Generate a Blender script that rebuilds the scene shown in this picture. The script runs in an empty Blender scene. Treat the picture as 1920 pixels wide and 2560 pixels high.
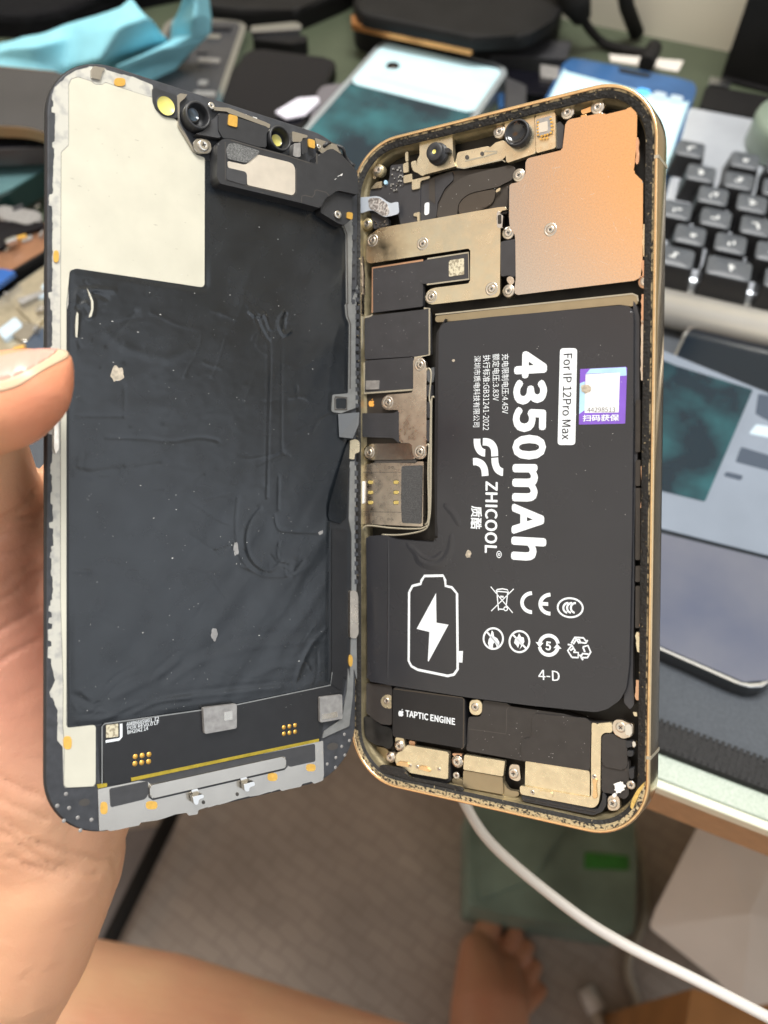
import bpy, bmesh, math, random
from mathutils import Vector, Matrix, noise
from mathutils.bvhtree import BVHTree
random.seed(7)
S = bpy.context.scene
COL = S.collection

# ------------------------------------------------------------------ camera
F = 2100.0                      # focal length in photo pixels (1920 x 2560)
PITCH = math.radians(56)
CAMZ = 1.02
cd = bpy.data.cameras.new("camera"); cam = bpy.data.objects.new("camera", cd); COL.objects.link(cam)
cam.location = (0, 0, CAMZ); cam.rotation_euler = (math.pi/2-PITCH, 0, 0)
cd.sensor_fit = 'VERTICAL'; cd.sensor_height = 36; cd.sensor_width = 27
cd.lens = F*36/2560
cd.clip_start = .01; cd.clip_end = 50
cd.dof.use_dof = True; cd.dof.focus_distance = .192; cd.dof.aperture_fstop = 13.5
S.camera = cam
S.render.resolution_x, S.render.resolution_y = 768, 1024

# ------------------------------------------------------------------ world + lamps
w = bpy.data.worlds.new("World"); S.world = w; w.use_nodes = True
nt = w.node_tree; nt.nodes.clear()
def wn(t, **k):
    n = nt.nodes.new(t)
    for a, b in k.items(): setattr(n, a, b)
    return n
wo = wn('ShaderNodeOutputWorld'); wb = wn('ShaderNodeBackground'); nt.links.new(wb.outputs[0], wo.inputs[0])
tc = wn('ShaderNodeTexCoord')
def lobe(d, lo, hi, col):
    v = wn('ShaderNodeVectorMath', operation='DOT_PRODUCT'); nt.links.new(tc.outputs['Generated'], v.inputs[0]); v.inputs[1].default_value = Vector(d).normalized()
    m = wn('ShaderNodeMapRange', interpolation_type='SMOOTHSTEP'); nt.links.new(v.outputs['Value'], m.inputs['Value'])
    m.inputs['From Min'].default_value = lo; m.inputs['From Max'].default_value = hi
    s = wn('ShaderNodeVectorMath', operation='SCALE'); s.inputs[0].default_value = col; nt.links.new(m.outputs['Result'], s.inputs['Scale'])
    return s.outputs[0]
acc = None
for L_ in (((0, 0, 1), -.5, 1, (.52, .515, .50)),          # room: bright ceiling, dark floor
           ((1, .1, .35), .2, 1, (.20, .24, .30)),        # cool right side, added for the bluish film reflection
           ((-.615, -.12, .78), .962, .996, (.54, .06, -.25)), # warm patch added on the left to tint the board shield orange
           ((.88, -.30, .46), .86, .995, (.62, .67, .73)),  # bright cool patch added to put a sheen on the black film
           ((-.80, -.56, .17), .74, .99, (.50, .42, .30))):  # cream patch added to brighten the metal connectors at the bottom
    o = lobe(*L_)
    if acc is None: acc = o
    else:
        a = wn('ShaderNodeVectorMath', operation='ADD'); nt.links.new(acc, a.inputs[0]); nt.links.new(o, a.inputs[1]); acc = a.outputs[0]
a = wn('ShaderNodeVectorMath', operation='ADD'); nt.links.new(acc, a.inputs[0]); a.inputs[1].default_value = (.06, .052, .045)
nt.links.new(a.outputs[0], wb.inputs['Color']); wb.inputs['Strength'].default_value = 1.0

def area(name, loc, target, size, power, col):
    d = bpy.data.lights.new(name, 'AREA'); d.energy = power; d.color = col; d.shape = 'RECTANGLE'; d.size, d.size_y = size
    o = bpy.data.objects.new(name, d); COL.objects.link(o); o.location = loc
    o.rotation_euler = (Vector(target)-Vector(loc)).to_track_quat('-Z', 'Y').to_euler(); return o
area('ceiling_lamp', (.05, .45, 2.35), (0, .12, .85), (.8, .5), 30, (1, .98, .95))
S.view_settings.view_transform = 'Standard'; S.view_settings.look = 'None'
S.view_settings.exposure = .42; S.view_settings.gamma = 1; S.view_settings.use_curve_mapping = False
S.cycles.use_denoising = True
S.cycles.max_bounces = 6; S.cycles.glossy_bounces = 4; S.cycles.transparent_max_bounces = 6

# ------------------------------------------------------------------ helpers
def srgb(r, g, b):
    f = lambda c: ((c/255+.055)/1.055)**2.4 if c > 10 else c/255/12.92
    return (f(r), f(g), f(b))
MATS = {}
def mat(name, col, rough=.5, metal=0, var=0, vs=300, bump=0, bs=900, col2=None, thr=.5, soft=.06, spec=.5, coat=0,
        emit=0, sss=0, rv=0, stretch=None, alpha=1, trans=0):
    m = bpy.data.materials.new(name); m.use_nodes = True; n = m.node_tree; b = n.nodes['Principled BSDF']; MATS[name] = m
    b.inputs['Base Color'].default_value = (*col, 1); b.inputs['Roughness'].default_value = rough; b.inputs['Metallic'].default_value = metal
    b.inputs['Specular IOR Level'].default_value = spec; b.inputs['Coat Weight'].default_value = coat; b.inputs['Coat Roughness'].default_value = .15
    b.inputs['Alpha'].default_value = alpha; b.inputs['Transmission Weight'].default_value = trans
    t = n.nodes.new('ShaderNodeTexCoord'); src = t.outputs['Object']
    if stretch:
        mp = n.nodes.new('ShaderNodeMapping'); mp.inputs['Scale'].default_value = stretch; n.links.new(src, mp.inputs[0]); src = mp.outputs[0]
    def nz(sc, det=4):
        x = n.nodes.new('ShaderNodeTexNoise'); x.inputs['Scale'].default_value = sc; x.inputs['Detail'].default_value = det
        n.links.new(src, x.inputs['Vector']); return x.outputs['Fac']
    def rng(f, a0, a1, b0, b1):
        x = n.nodes.new('ShaderNodeMapRange'); n.links.new(f, x.inputs['Value'])
        for k, v in zip(('From Min', 'From Max', 'To Min', 'To Max'), (a0, a1, b0, b1)): x.inputs[k].default_value = v
        return x.outputs['Result']
    if col2 is not None or var:
        mx = n.nodes.new('ShaderNodeMix'); mx.data_type = 'RGBA'
        if col2 is not None:
            mx.inputs['A'].default_value = (*col, 1); mx.inputs['B'].default_value = (*col2, 1)
            n.links.new(rng(nz(vs), thr-soft, thr+soft, 0, 1), mx.inputs['Factor'])
        else:
            mx.inputs['A'].default_value = (*[c*(1-var) for c in col], 1); mx.inputs['B'].default_value = (*[min(1, c*(1+var)) for c in col], 1)
            n.links.new(rng(nz(vs), .3, .7, 0, 1), mx.inputs['Factor'])
        n.links.new(mx.outputs['Result'], b.inputs['Base Color'])
        if emit: n.links.new(mx.outputs['Result'], b.inputs['Emission Color'])
    if rv: n.links.new(rng(nz(vs*1.7), .3, .7, max(.02, rough-rv), rough+rv), b.inputs['Roughness'])
    if bump:
        bp = n.nodes.new('ShaderNodeBump'); bp.inputs['Strength'].default_value = 1; bp.inputs['Distance'].default_value = bump
        n.links.new(nz(bs), bp.inputs['Height']); n.links.new(bp.outputs[0], b.inputs['Normal'])
    if emit:
        b.inputs['Emission Strength'].default_value = emit
        if col2 is None and not var: b.inputs['Emission Color'].default_value = (*col, 1)
    if sss:
        b.inputs['Subsurface Weight'].default_value = sss; b.inputs['Subsurface Radius'].default_value = (1, .35, .2); b.inputs['Subsurface Scale'].default_value = .003
    return m

def link(name, me, mats, parent=None):
    o = bpy.data.objects.new(name, me); COL.objects.link(o)
    for m in (mats if isinstance(mats, (list, tuple)) else [mats]): me.materials.append(m)
    if parent is not None: o.parent = parent
    return o
def tag(o, label=None, cat=None, group=None, kind=None):
    for k, v in (('label', label), ('category', cat), ('group', group), ('kind', kind)):
        if v: o[k] = v
    return o
def thing(name, label, cat, mw=None, group=None):
    o = bpy.data.objects.new(name, None); COL.objects.link(o); o.empty_display_size = .01
    if mw is not None: o.matrix_world = mw
    return tag(o, label, cat, group)

def rnd(pts, r):                 # fillet the corners of a 2D polygon
    out = []; n = len(pts)
    for i in range(n):
        p, a, b = Vector(pts[i]), Vector(pts[i-1]), Vector(pts[(i+1) % n])
        da, db = (a-p), (b-p); la, lb = da.length, db.length
        if la < 1e-9 or lb < 1e-9: continue
        c = min(r, la*.45, lb*.45); p0 = p+da/la*c; p1 = p+db/lb*c
        if da.normalized().dot(db.normalized()) < -.97: out.append(p); continue
        for t in (0, .25, .5, .75, 1): out.append(p0*(1-t)**2+p*2*t*(1-t)+p1*t*t)
    return out
def poly_bm(bm, pts, h0, h1, bev=0, mi=0, seg=2):
    """closed 2D outline (local metres) -> prism between heights h0 and h1"""
    A = sum(pts[i][0]*pts[(i+1) % len(pts)][1]-pts[(i+1) % len(pts)][0]*pts[i][1] for i in range(len(pts)))
    if A < 0: pts = pts[::-1]
    lo = [bm.verts.new((p[0], p[1], h0)) for p in pts]; hi = [bm.verts.new((p[0], p[1], h1)) for p in pts]
    n = len(pts); fs = [bm.faces.new(hi), bm.faces.new(lo[::-1])]
    for i in range(n): fs.append(bm.faces.new((lo[i], lo[(i+1) % n], hi[(i+1) % n], hi[i])))
    for f in fs: f.material_index = mi
    if bev:
        es = [e for e in fs[0].edges]
        bmesh.ops.bevel(bm, geom=es, offset=bev, segments=seg, profile=.6, affect='EDGES', clamp_overlap=True, material=mi)
def bm_obj(name, bm, mats, parent=None, smooth=False):
    me = bpy.data.meshes.new(name); bm.to_mesh(me); bm.free()
    if smooth:
        for p in me.polygons: p.use_smooth = True
    return link(name, me, mats, parent)

# ---- photo-to-plane: pixel on the photograph -> point on a real plane
def rod(r):
    r = Vector(r); t = r.length
    return Matrix.Rotation(t, 3, r)
class Panel:
    def __init__(s, r, t):
        R = rod(r); s.u, s.v, s.n = R.col[0].copy(), R.col[1].copy(), R.col[2].copy(); s.t = Vector(t)
        M = Matrix(((s.u[0], -s.v[0], -s.n[0], s.t[0]/1000), (s.u[1], -s.v[1], -s.n[1], s.t[1]/1000), (s.u[2], -s.v[2], -s.n[2], s.t[2]/1000), (0, 0, 0, 1)))
        s.mw = CAMW @ M
    def px(s, p, h=0):           # local metres at height h (mm)
        d = Vector(((p[0]-960)/F, (p[1]-1280)/F, 1)); k = (s.t.dot(s.n)-h)/d.dot(s.n); q = d*k-s.t
        return Vector((q.dot(s.u)/1000, -q.dot(s.v)/1000))
    def pts(s, l, h=0): return [s.px(p, h) for p in l]
cp, sp = math.cos(PITCH), math.sin(PITCH)
# camera axes (x right, y down, z forward) -> world
CAMW = Matrix(((1, 0, 0, 0), (0, -sp, cp, 0), (0, -cp, -sp, CAMZ), (0, 0, 0, 1)))
def C(px, py, z):                # pixel at depth z (mm) -> world metres
    return CAMW @ Vector(((px-960)/F*z/1000, (py-1280)/F*z/1000, z/1000))
def W(px, py, Z):                # pixel -> horizontal plane at world height Z
    d = (CAMW.to_3x3() @ Vector(((px-960)/F, (py-1280)/F, 1)))
    return Vector((0, 0, CAMZ))+d*((Z-CAMZ)/d.z)
ZOOM = {'A': (80, 140, .51838), 'B': (860, 180, .51838), 'C': (860, 720, .51838), 'D': (860, 1300, .51838), 'E': (80, 1660, .51838),
        'F': (0, 700, .56661), 'G': (840, 300, .12055), 'H': (840, 1640, .16273), 'I': (860, 560, .14467), 'J': (860, 860, .22599),
        'K': (0, 850, .22599), 'M': (500, 200, .24111), 'N': (840, 1720, .26522), 'O': (1250, 1720, .25919), 'P': (860, 400, .26522),
        'Q': (860, 280, .26522), 'S': (1240, 200, .26522), 'T': (1150, 850, .27125), 'U': (1180, 1420, .25317), 'X': (0, 0, 1),
        'a': (0, 0, .38577), 'b': (600, 0, .38577), 'c': (1240, 0, .40989), 'd': (860, 1900, .63894), 'e': (0, 1900, .57866), 'f': (1580, 250, .23051),
        'g': (0, 150, .33898)}
def q(z, txt):
    x0, y0, k = ZOOM[z]
    return [(x0+k*float(a.split(',')[0]), y0+k*float(a.split(',')[1])) for a in txt.split()]

def slab(panel, name, pl, h0, h1, m, parent, r=4, bev=.08, smooth=False):
    """traced outline pl (photo px, lying at height h1 mm) as a solid from h0 to h1"""
    bm = bmesh.new(); l = rnd(pl, r) if r else pl
    poly_bm(bm, panel.pts(l, h1), h0/1000, h1/1000, bev/1000)
    return bm_obj(name, bm, m, parent, smooth)
def ell(cx, cy, rx, ry, n=24, a=0):
    ca, sa = math.cos(a), math.sin(a)
    return [(cx+rx*math.cos(t)*ca-ry*math.sin(t)*sa, cy+rx*math.cos(t)*sa+ry*math.sin(t)*ca) for t in [2*math.pi*i/n for i in range(n)]]
def lathe(bm, c, prof, n=28, mi=0, mis=None):
    """profile [(r,h)] in mm about the local normal at local point c"""
    rings = []
    for r, h in prof:
        rings.append([bm.verts.new((c[0]+r/1000*math.cos(2*math.pi*i/n), c[1]+r/1000*math.sin(2*math.pi*i/n), h/1000)) for i in range(n)] if r > 1e-6 else [bm.verts.new((c[0], c[1], h/1000))])
    for k in range(len(rings)-1):
        a, b = rings[k], rings[k+1]
        for i in range(n):
            j = (i+1) % n
            if len(a) == 1 and len(b) == 1: continue
            f = bm.faces.new((a[0], b[j], b[i]) if len(a) == 1 else (a[i], a[j], b[0]) if len(b) == 1 else (a[i], a[j], b[j], b[i]))
            f.material_index = mis[k] if mis else mi; f.smooth = True
    bmesh.ops.recalc_face_normals(bm, faces=bm.faces)
def screw(panel, pl, h, parent, r=.8, dimple=True, name='screw'):
    c = panel.px(pl, h); bm = bmesh.new()
    if dimple: lathe(bm, c, [(r*1.75, h+.02), (r*1.6, h+.10), (r*1.42, h+.10), (r*1.25, h-.02), (r*1.08, h+.02)])
    lathe(bm, c, [(r*1.0, h-.3), (r*1.0, h+.12), (r*.9, h+.2), (r*.5, h+.22), (r*.42, h+.17), (0, h+.17)])
    a0 = random.random()
    for k in range(2):           # cross slot
        a = a0+k*math.pi/2; d = Vector((math.cos(a), math.sin(a)))*r*.00042; e = Vector((-d.y, d.x)).normalized()*r*.00011
        poly_bm(bm, [c+d+e, c-d+e, c-d-e, c+d-e], (h+.15)/1000, (h+.19)/1000, 0, 1)
    return bm_obj(name, bm, [MATS['screw_steel'], MATS['slot_dark']], parent)
def stroke_bm(bm, panel, pl, wpx, h, closed=False, thick=.02):
    P = panel.pts(pl, h); n = len(P); hw = wpx/11.0/2000
    L, R = [], []
    for i in range(n):
        a = P[i-1] if i or closed else P[i]; b = P[(i+1) % n] if i < n-1 or closed else P[i]
        d = (b-a)
        if d.length < 1e-12: d = Vector((1, 0))
        d.normalize(); nn = Vector((-d.y, d.x))*hw
        L.append(P[i]+nn); R.append(P[i]-nn)
    vl = [bm.verts.new((*x, h/1000)) for x in L]; vr = [bm.verts.new((*x, h/1000)) for x in R]
    for i in range(n if closed else n-1):
        j = (i+1) % n; f = bm.faces.new((vl[i], vr[i], vr[j], vl[j]))
        if f.normal.z < 0: f.normal_flip()
def fill_bm(bm, panel, pl, h):
    f = bm.faces.new([bm.verts.new((*x, h/1000)) for x in panel.pts(pl, h)]); f.normal_update()
    if f.normal.z < 0: f.normal_flip()
def tube_bm(bm, P, r, n=10, mi=0):
    P = [Vector(p) for p in P]; up = Vector((.3, .2, 1)).normalized(); rings = []
    for i, p in enumerate(P):
        t = (P[min(i+1, len(P)-1)]-P[max(i-1, 0)]).normalized(); a = t.cross(up)
        if a.length < 1e-4: a = t.cross(Vector((1, 0, 0)))
        a.normalize(); b = a.cross(t); rr = r[i] if isinstance(r, (list, tuple)) else r
        rings.append([bm.verts.new(p+(a*math.cos(2*math.pi*k/n)+b*math.sin(2*math.pi*k/n))*rr) for k in range(n)])
    for x, y in zip(rings, rings[1:]):
        for k in range(n):
            f = bm.faces.new((x[k], x[(k+1) % n], y[(k+1) % n], y[k])); f.smooth = True; f.material_index = mi
    for rg in (rings[0][::-1], rings[-1]): bm.faces.new(rg).material_index = mi
    bmesh.ops.recalc_face_normals(bm, faces=bm.faces)
def catmull(P, k=8):
    P = [Vector(p) for p in P]; out = []
    for i in range(len(P)-1):
        a, b, c, d = P[max(i-1, 0)], P[i], P[i+1], P[min(i+2, len(P)-1)]
        for j in range(k):
            t = j/k; out.append(.5*((2*b)+(c-a)*t+(2*a-5*b+4*c-d)*t*t+(3*b-a-3*c+d)*t**3))
    return out+[P[-1]]
FONT = None
FONT2 = None
try: FONT2 = bpy.data.fonts.load(bpy.utils.system_resource('DATAFILES')+'/fonts/Noto Sans CJK Regular.woff2')
except Exception: FONT2 = None
try: FONT = bpy.data.fonts.load(bpy.utils.system_resource('DATAFILES')+'/fonts/Inter.woff2')
except Exception: FONT = None
def text(panel, body, p0, p1, ptop, h, m, parent, bold=0, name='printed_text', font=True, space=1, fat=0):
    c = bpy.data.curves.new(name, 'FONT'); c.body = body; c.offset = bold; c.space_character = space; c.resolution_u = 3
    if font == 2 and FONT2: c.font = FONT2
    elif FONT and font is True: c.font = FONT
    o = bpy.data.objects.new(name, c); COL.objects.link(o)
    me = bpy.data.meshes.new_from_object(o.evaluated_get(bpy.context.evaluated_depsgraph_get()))
    bpy.data.objects.remove(o); bpy.data.curves.remove(c)
    x0 = min(v.co.x for v in me.vertices); x1 = max(v.co.x for v in me.vertices); y1 = max(v.co.y for v in me.vertices)
    a, b, t = panel.px(p0, h), panel.px(p1, h), panel.px(ptop, h)
    d = b-a; Ln = d.length; d.normalize(); up = Vector((-d.y, d.x)); H = abs((t-a).dot(up))
    if fat:                       # heavier weight: shifted copies, each a hair above the last
        b2 = bmesh.new()
        for k in range(9):
            b3 = bmesh.new(); b3.from_mesh(me); aa = k*math.pi/4; rr_ = fat if k < 8 else 0
            for v in b3.verts: v.co += Vector((math.cos(aa)*rr_, math.sin(aa)*rr_, k))
            t = bpy.data.meshes.new('t'); b3.to_mesh(t); b3.free(); b2.from_mesh(t); bpy.data.meshes.remove(t)
        b2.to_mesh(me); b2.free(); x0 -= fat; x1 += fat; y1 += fat
    for v in me.vertices:
        x = (v.co.x-x0)/(x1-x0)*Ln; y = v.co.y/y1*H; p = a+d*x+up*y; v.co = (p.x, p.y, h/1000+v.co.z*.0000015)
    return link(name, me, m, parent)
# rounded rectangle swept with a profile
def rr(wd, ht, r, inset, n=14):
    out = []
    rad = max(.3, r-inset)
    for cx, cy, a0 in ((wd-inset-rad, -(inset+rad), 0), (inset+rad, -(inset+rad), 90), (inset+rad, -(ht-inset-rad), 180), (wd-inset-rad, -(ht-inset-rad), 270)):
        for i in range(n+1):
            a = math.radians(a0+90*i/n); out.append(((cx+rad*math.cos(a))/1000, (cy+rad*math.sin(a))/1000))
    return out
def sweep(bm, wd, ht, r, prof, mis, cap=None, smooth=True):
    rings = [[bm.verts.new((*p, h/1000)) for p in rr(wd, ht, r, i)] for i, h in prof]; n = len(rings[0])
    for k in range(len(rings)-1):
        for i in range(n):
            j = (i+1) % n; f = bm.faces.new((rings[k][i], rings[k][j], rings[k+1][j], rings[k+1][i])); f.material_index = mis[k]; f.smooth = smooth
    if cap is not None: bm.faces.new(rings[0][::-1]).material_index = cap
    return rings

# ------------------------------------------------------------------ materials
CREAM = (.64, .62, .515)
mat('screw_steel', (.74, .70, .63), .28, 1, bump=.00002, bs=2500)
mat('slot_dark', (.06, .055, .05), .5)
mat('glass_edge', (.018, .019, .021), .3)
mat('bezel_plastic', (.040, .043, .050), .55, var=.25, vs=500, bump=.00002, bs=2500)
mat('cream_plate', CREAM, .42, .25, var=.05, vs=120, bump=.000004, bs=1500)
mat('grime', (.50, .475, .39), .7)
mat('scratch_bright', (.80, .72, .62), .35, .8)
mat('worn_strip', (.56, .55, .49), .5, .15, col2=(.38, .375, .36), thr=.58, vs=420, soft=.10, bump=.00001, bs=1500)
mat('cream_edge', (.75, .72, .62), .3, .6)
mat('black_film', (.009, .0115, .0145), .25, var=.2, vs=90, spec=.6, bump=.000012, bs=700, rv=.05)
mat('black_film_matte', (.012, .013, .015), .45, var=.2, vs=200)
mat('black_pcb', (.010, .010, .011), .4, var=.2, vs=300, bump=.00001, bs=1200)
mat('black_plastic', (.026, .027, .030), .45, bump=.000006, bs=4000, var=.12, vs=400)
mat('charcoal_plastic', (.045, .046, .05), .5, bump=.000006, bs=4000, var=.12, vs=400)
mat('grey_rail', (.26, .265, .26), .4, .5, var=.12, vs=500)
mat('gold_pad', (.80, .47, .10), .35, .55, var=.12, vs=900)
mat('gold_foil', (.42, .31, .03), .35, .5, var=.2, vs=600)
mat('silver_plate', (.50, .47, .42), .24, .9, var=.06, vs=150, bump=.000004, bs=3000)
mat('silver_shiny', (.80, .78, .74), .18, 1)
mat('chip_grey', (.36, .35, .34), .5, .6, var=.18, vs=700, bump=.00001, bs=2500)
mat('code_tile', (.62, .57, .42), .6, 0, col2=(.30, .26, .18), thr=.52, vs=1500, soft=.05)
mat('felt_grey', (.20, .205, .20), .95, 0, col2=(.09, .09, .09), thr=.48, vs=5200, bump=.00008, bs=6000)
mat('foam_dark', (.050, .050, .050), .95, 0, col2=(.11, .11, .11), thr=.55, vs=4200, bump=.00008, bs=6000)
mat('speaker_plate', (.66, .60, .51), .45, .5, var=.07, vs=250)
mat('print_white', (.80, .85, .89), .45, bump=.000003, bs=3000)
mat('print_grey', (.55, .56, .56), .5)
mat('yellow_lens', (.80, .72, .20), .3, 0)
mat('pad_yellow', (.72, .56, .18), .35, .4)
mat('blue_lens', (.10, .13, .16), .12, .2)
mat('lens_black', (.008, .008, .010), .1, 0, coat=.8)
mat('dust_white', (.7, .7, .68), .7)
mat('gold_side', (.62, .47, .29), .17, 1, var=.06, vs=200)
mat('gold_rim', (.90, .64, .36), .26, 1, var=.1, vs=500)
mat('gasket_black', (.018, .017, .016), .7, 0, col2=(.30, .24, .14), thr=.70, vs=1300, soft=.04, bump=.00035, bs=1400)
mat('gasket_gold', (.50, .41, .25), .5, .5, col2=(.030, .029, .028), thr=.50, vs=900, soft=.07, bump=.0002, bs=1400)
mat('residue', (.62, .52, .32), .45, .5, col2=(.05, .048, .045), thr=.54, vs=1500, soft=.06, bump=.00025, bs=1800)
mat('inner_wall', (.46, .39, .24), .40, .7, var=.3, vs=300, bump=.00006, bs=900)
mat('cavity_floor', (.020, .017, .013), .55, var=.4, vs=300)
mat('shield_nickel', (.76, .66, .57), .13, 1, var=.06, vs=2500, bump=.000009, bs=3500, rv=.04)
mat('bracket_nickel', (.84, .74, .54), .22, 1, var=.05, vs=220, bump=.000008, bs=350, rv=.09)
mat('cowling_nickel', (.74, .66, .56), .30, 1, var=.12, vs=350, bump=.00001, bs=900, rv=.08)
mat('shiny_cowling', (.70, .64, .55), .16, 1, var=.1, vs=250, bump=.00003, bs=500)
mat('connector_gold', (.80, .71, .51), .30, .9, var=.10, vs=420, bump=.000006, bs=600, rv=.08)
mat('bronze_port', (.40, .335, .22), .4, .8, var=.05, vs=300)
mat('board_black', (.040, .040, .044), .42, 0, var=.12, vs=250, bump=.000006, bs=900)
mat('board_brown', (.036, .030, .025), .45, 0, var=.2, vs=250)
mat('coil_brown', (.050, .043, .037), .42, 0, var=.06, vs=200)
mat('coil_disc', (.075, .062, .05), .32, .3)
mat('copper_edge', (.72, .44, .28), .35, .8)
mat('battery_wrap', (.026, .027, .032), .25, 0, var=.06, vs=60, bump=.00004, bs=110, spec=.55, rv=.04)
mat('module_black', (.034, .031, .030), .42, 0, var=.12, vs=300, bump=.000004, bs=4000)
mat('taptic_black', (.012, .012, .014), .35, 0, var=.1, vs=300)
mat('wavy_black', (.03, .03, .03), .28, .6, var=.3, vs=400)
mat('flex_silver', (.60, .66, .74), .3, .35, bump=.00004, bs=500)
mat('flex_grain', (.70, .68, .66), .3, .5, col2=(.28, .26, .25), thr=.5, vs=1800, bump=.00015, bs=1800)
mat('flex_clear', (.09, .095, .10), .2, .1, coat=.4)
mat('wire_cream', (.42, .38, .29), .4, .3)
mat('glue_white', (.85, .85, .82), .5, bump=.0003, bs=900)
mat('glue_amber', (.62, .42, .12), .4, bump=.0002, bs=1200, var=.2, vs=900)
mat('purple_sticker', (.21, .10, .55), .3, 0, var=.1, vs=200)
mat('cyan_sticker', (.42, .66, .84), .3, 0, var=.1, vs=200)
mat('white_paper', (.80, .82, .84), .5)
mat('ink_black', (.03, .03, .035), .5)
mat('orange_print', (.85, .40, .08), .5)
mat('scuff_beige', (.50, .44, .35), .6, .2, var=.3, vs=1500, bump=.0001, bs=2000)

# ================================================================== SCREEN HALF (left)
PL = Panel((0.0073, -0.6487, 0.0023), (-66.4379, -92.1399, 165.1993))
PR = Panel((0.0417, 0.5587, 0.0114), (-8.6986, -91.6925, 210.6671))
LW, LH, RWD, RHT = 75.42, 158.4, 76.19, 160.8
scr = thing('phone_screen', 'phone screen half with black film and cream plate on its back, held by the thumb', 'phone screen', PL.mw)
M = MATS
bm = bmesh.new(); sweep(bm, LW, LH, 13.5, [(.9, -1.7), (.25, -1.6), (0, -1.3), (.05, -.8), (.3, -.6)], [0]*4, 0)
bm.faces.new([v for v in [bm.verts.new((*p, -.0006)) for p in rr(LW, LH, 13.5, .3)]])
bm_obj('front_glass', bm, M['glass_edge'], scr)
bm = bmesh.new(); R_ = sweep(bm, LW, LH, 13.5, [(.35, -.62), (.32, -.1), (.5, 0)], [0, 0]); bm.faces.new(R_[-1])
bm_obj('bezel_frame', bm, M['bezel_plastic'], scr)

def jag(pl, amp, step=14):       # rough torn edge along a polyline
    out = []
    for a, b in zip(pl, pl[1:]):
        a, b = Vector(a), Vector(b); n = max(1, int((b-a).length/step)); d = (b-a).normalized(); nn = Vector((-d.y, d.x)); lv = 0
        for i in range(n):
            if random.random() < .55: lv = random.choice((0, 0, 1, .5))*amp
            out.append(a+(b-a)*((i+.05)/n)+nn*lv); out.append(a+(b-a)*((i+.9)/n)+nn*(lv+random.uniform(-.2, .2)*amp))
    return out+[Vector(pl[-1])]
right = q('A', '583,147 582,192 590,240 625,280 690,303 715,335 770,450 790,475 835,490 832,1105 820,1116 215,1026 176,1045') + [(170, 900), (171, 1816)] + q('E', '180,308 298,293 308,300 308,575 300,592 160,598 152,585 148,400')
left = q('E', '122,370 122,220 88,130 112,80') + [(128, 1660), (131, 1500), (134, 1380), (130, 1200), (131, 1000), (131, 820), (131, 640), (131, 500)] + q('A', '112,330 112,215 125,150 165,98')
top = q('A', '165,98 215,68 275,55 355,66 480,103 583,147')
plate = slab(PL, 'backing_plate', jag(left, -9)+jag(top, -3, 20)+right[1:], -.05, .06, M['worn_strip'], scr, r=1.5, bev=.03)
inner = q('A', '178,140 190,112 222,102 285,122 305,138 345,138 352,128 560,197 583,200 590,240 625,280 690,303 715,335 770,450 790,475 833,490 832,1105 820,1115 215,1025 182,1035') + [(166, 760), (166, 1200), (166, 1816)] + q('E', '176,308 298,294 307,302 307,572 298,590 165,596 155,585 158,380 150,300 152,100') + [(152, 1500), (152, 1100), (152, 800)] + q('A', '142,465 178,430')
slab(PL, 'shield_plate', inner, 0, .22, M['cream_plate'], scr, r=3, bev=.06)
bm = bmesh.new(); stroke_bm(bm, PL, [tuple(p) for p in rnd(inner, 3)], 2.2, .075, True); bm_obj('plate_seam', bm, M['charcoal_plastic'], scr)
bm = bmesh.new()
for _ in range(60):
    p = PL.px((random.uniform(175, 500), random.uniform(240, 690)), .25); k = random.choice((.05, .07, .1, .14))/1000; a = random.random()*6; st = random.choice((1, 1, 2, 4))
    if p.x > .0345 or p.y > -.014: continue
    bm.faces.new([bm.verts.new((p.x+k*st*math.cos(a+t), p.y+k*math.sin(a+t), .00025)) for t in (0, 1.6, 3.1, 4.7)])
tag(bm_obj('grime_specks', bm, M['grime'], scr), kind='stuff')
# black base panel under the film
slab(PL, 'inner_panel', q('A', '838,495 1420,700 1500,800 1530,860 1540,1196') + q('F', '1545,140 1560,200 1550,600 1560,1000 1555,1765') + q('E', '1525,10 1500,160 1405,290 1395,370 470,575 330,590 312,300 170,305') + [(166, 1400), (166, 780)] + q('A', '215,1028 820,1117 835,1105'), 0, .10, M['black_film_matte'], scr, r=4, bev=.02)

# wrinkled black film: fine grid with creases
film = q('A', '838,500 1000,560 1420,720 1430,795 1495,828 1513,868 1518,1196') + q('F', '1524,110 1530,165 1543,195 1538,498 1468,505 1462,575 1505,588 1505,690 1538,705 1500,880 1462,1010 1458,1100 1452,1765') + q('E', '1443,60 1440,98 985,193 822,218 345,290 330,298 300,299 182,305') + [(172, 1500), (172, 900)] + q('A', '180,1060 186,1036 205,1024 820,1118 838,1108')
fpts = [Vector(p) for p in PL.pts(rnd(film, 5), .3)]
slab(PL, 'film_base', film, .08, .16, M['black_film'], scr, r=5, bev=.03)
RID = []
def rid(txt, hgt, wd, z='F', sm=1):
    P = q(z, txt)
    if sm: P = [(v.x, v.y) for v in catmull([Vector((a, b, 0)) for a, b in P], 5)]
    RID.append(([Vector(p) for p in PL.pts(P, .3)], hgt, wd))
rid('1190,220 1192,400 1184,700 1178,960', -.08, .3); rid('1180,230 1180,500 1172,900', .04, .5)
rid('1245,260 1243,500 1243,740 1252,765 1278,778', -.06, .25)
rid('1212,1040 1225,1090 1260,1108 1420,1115', -.08, .3); rid('1230,870 1228,1010', -.08, .35)
rid('1050,960 1040,1080 1050,1180 1080,1250 1140,1295 1210,1308 1290,1295 1340,1235', -.07, .35)
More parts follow.
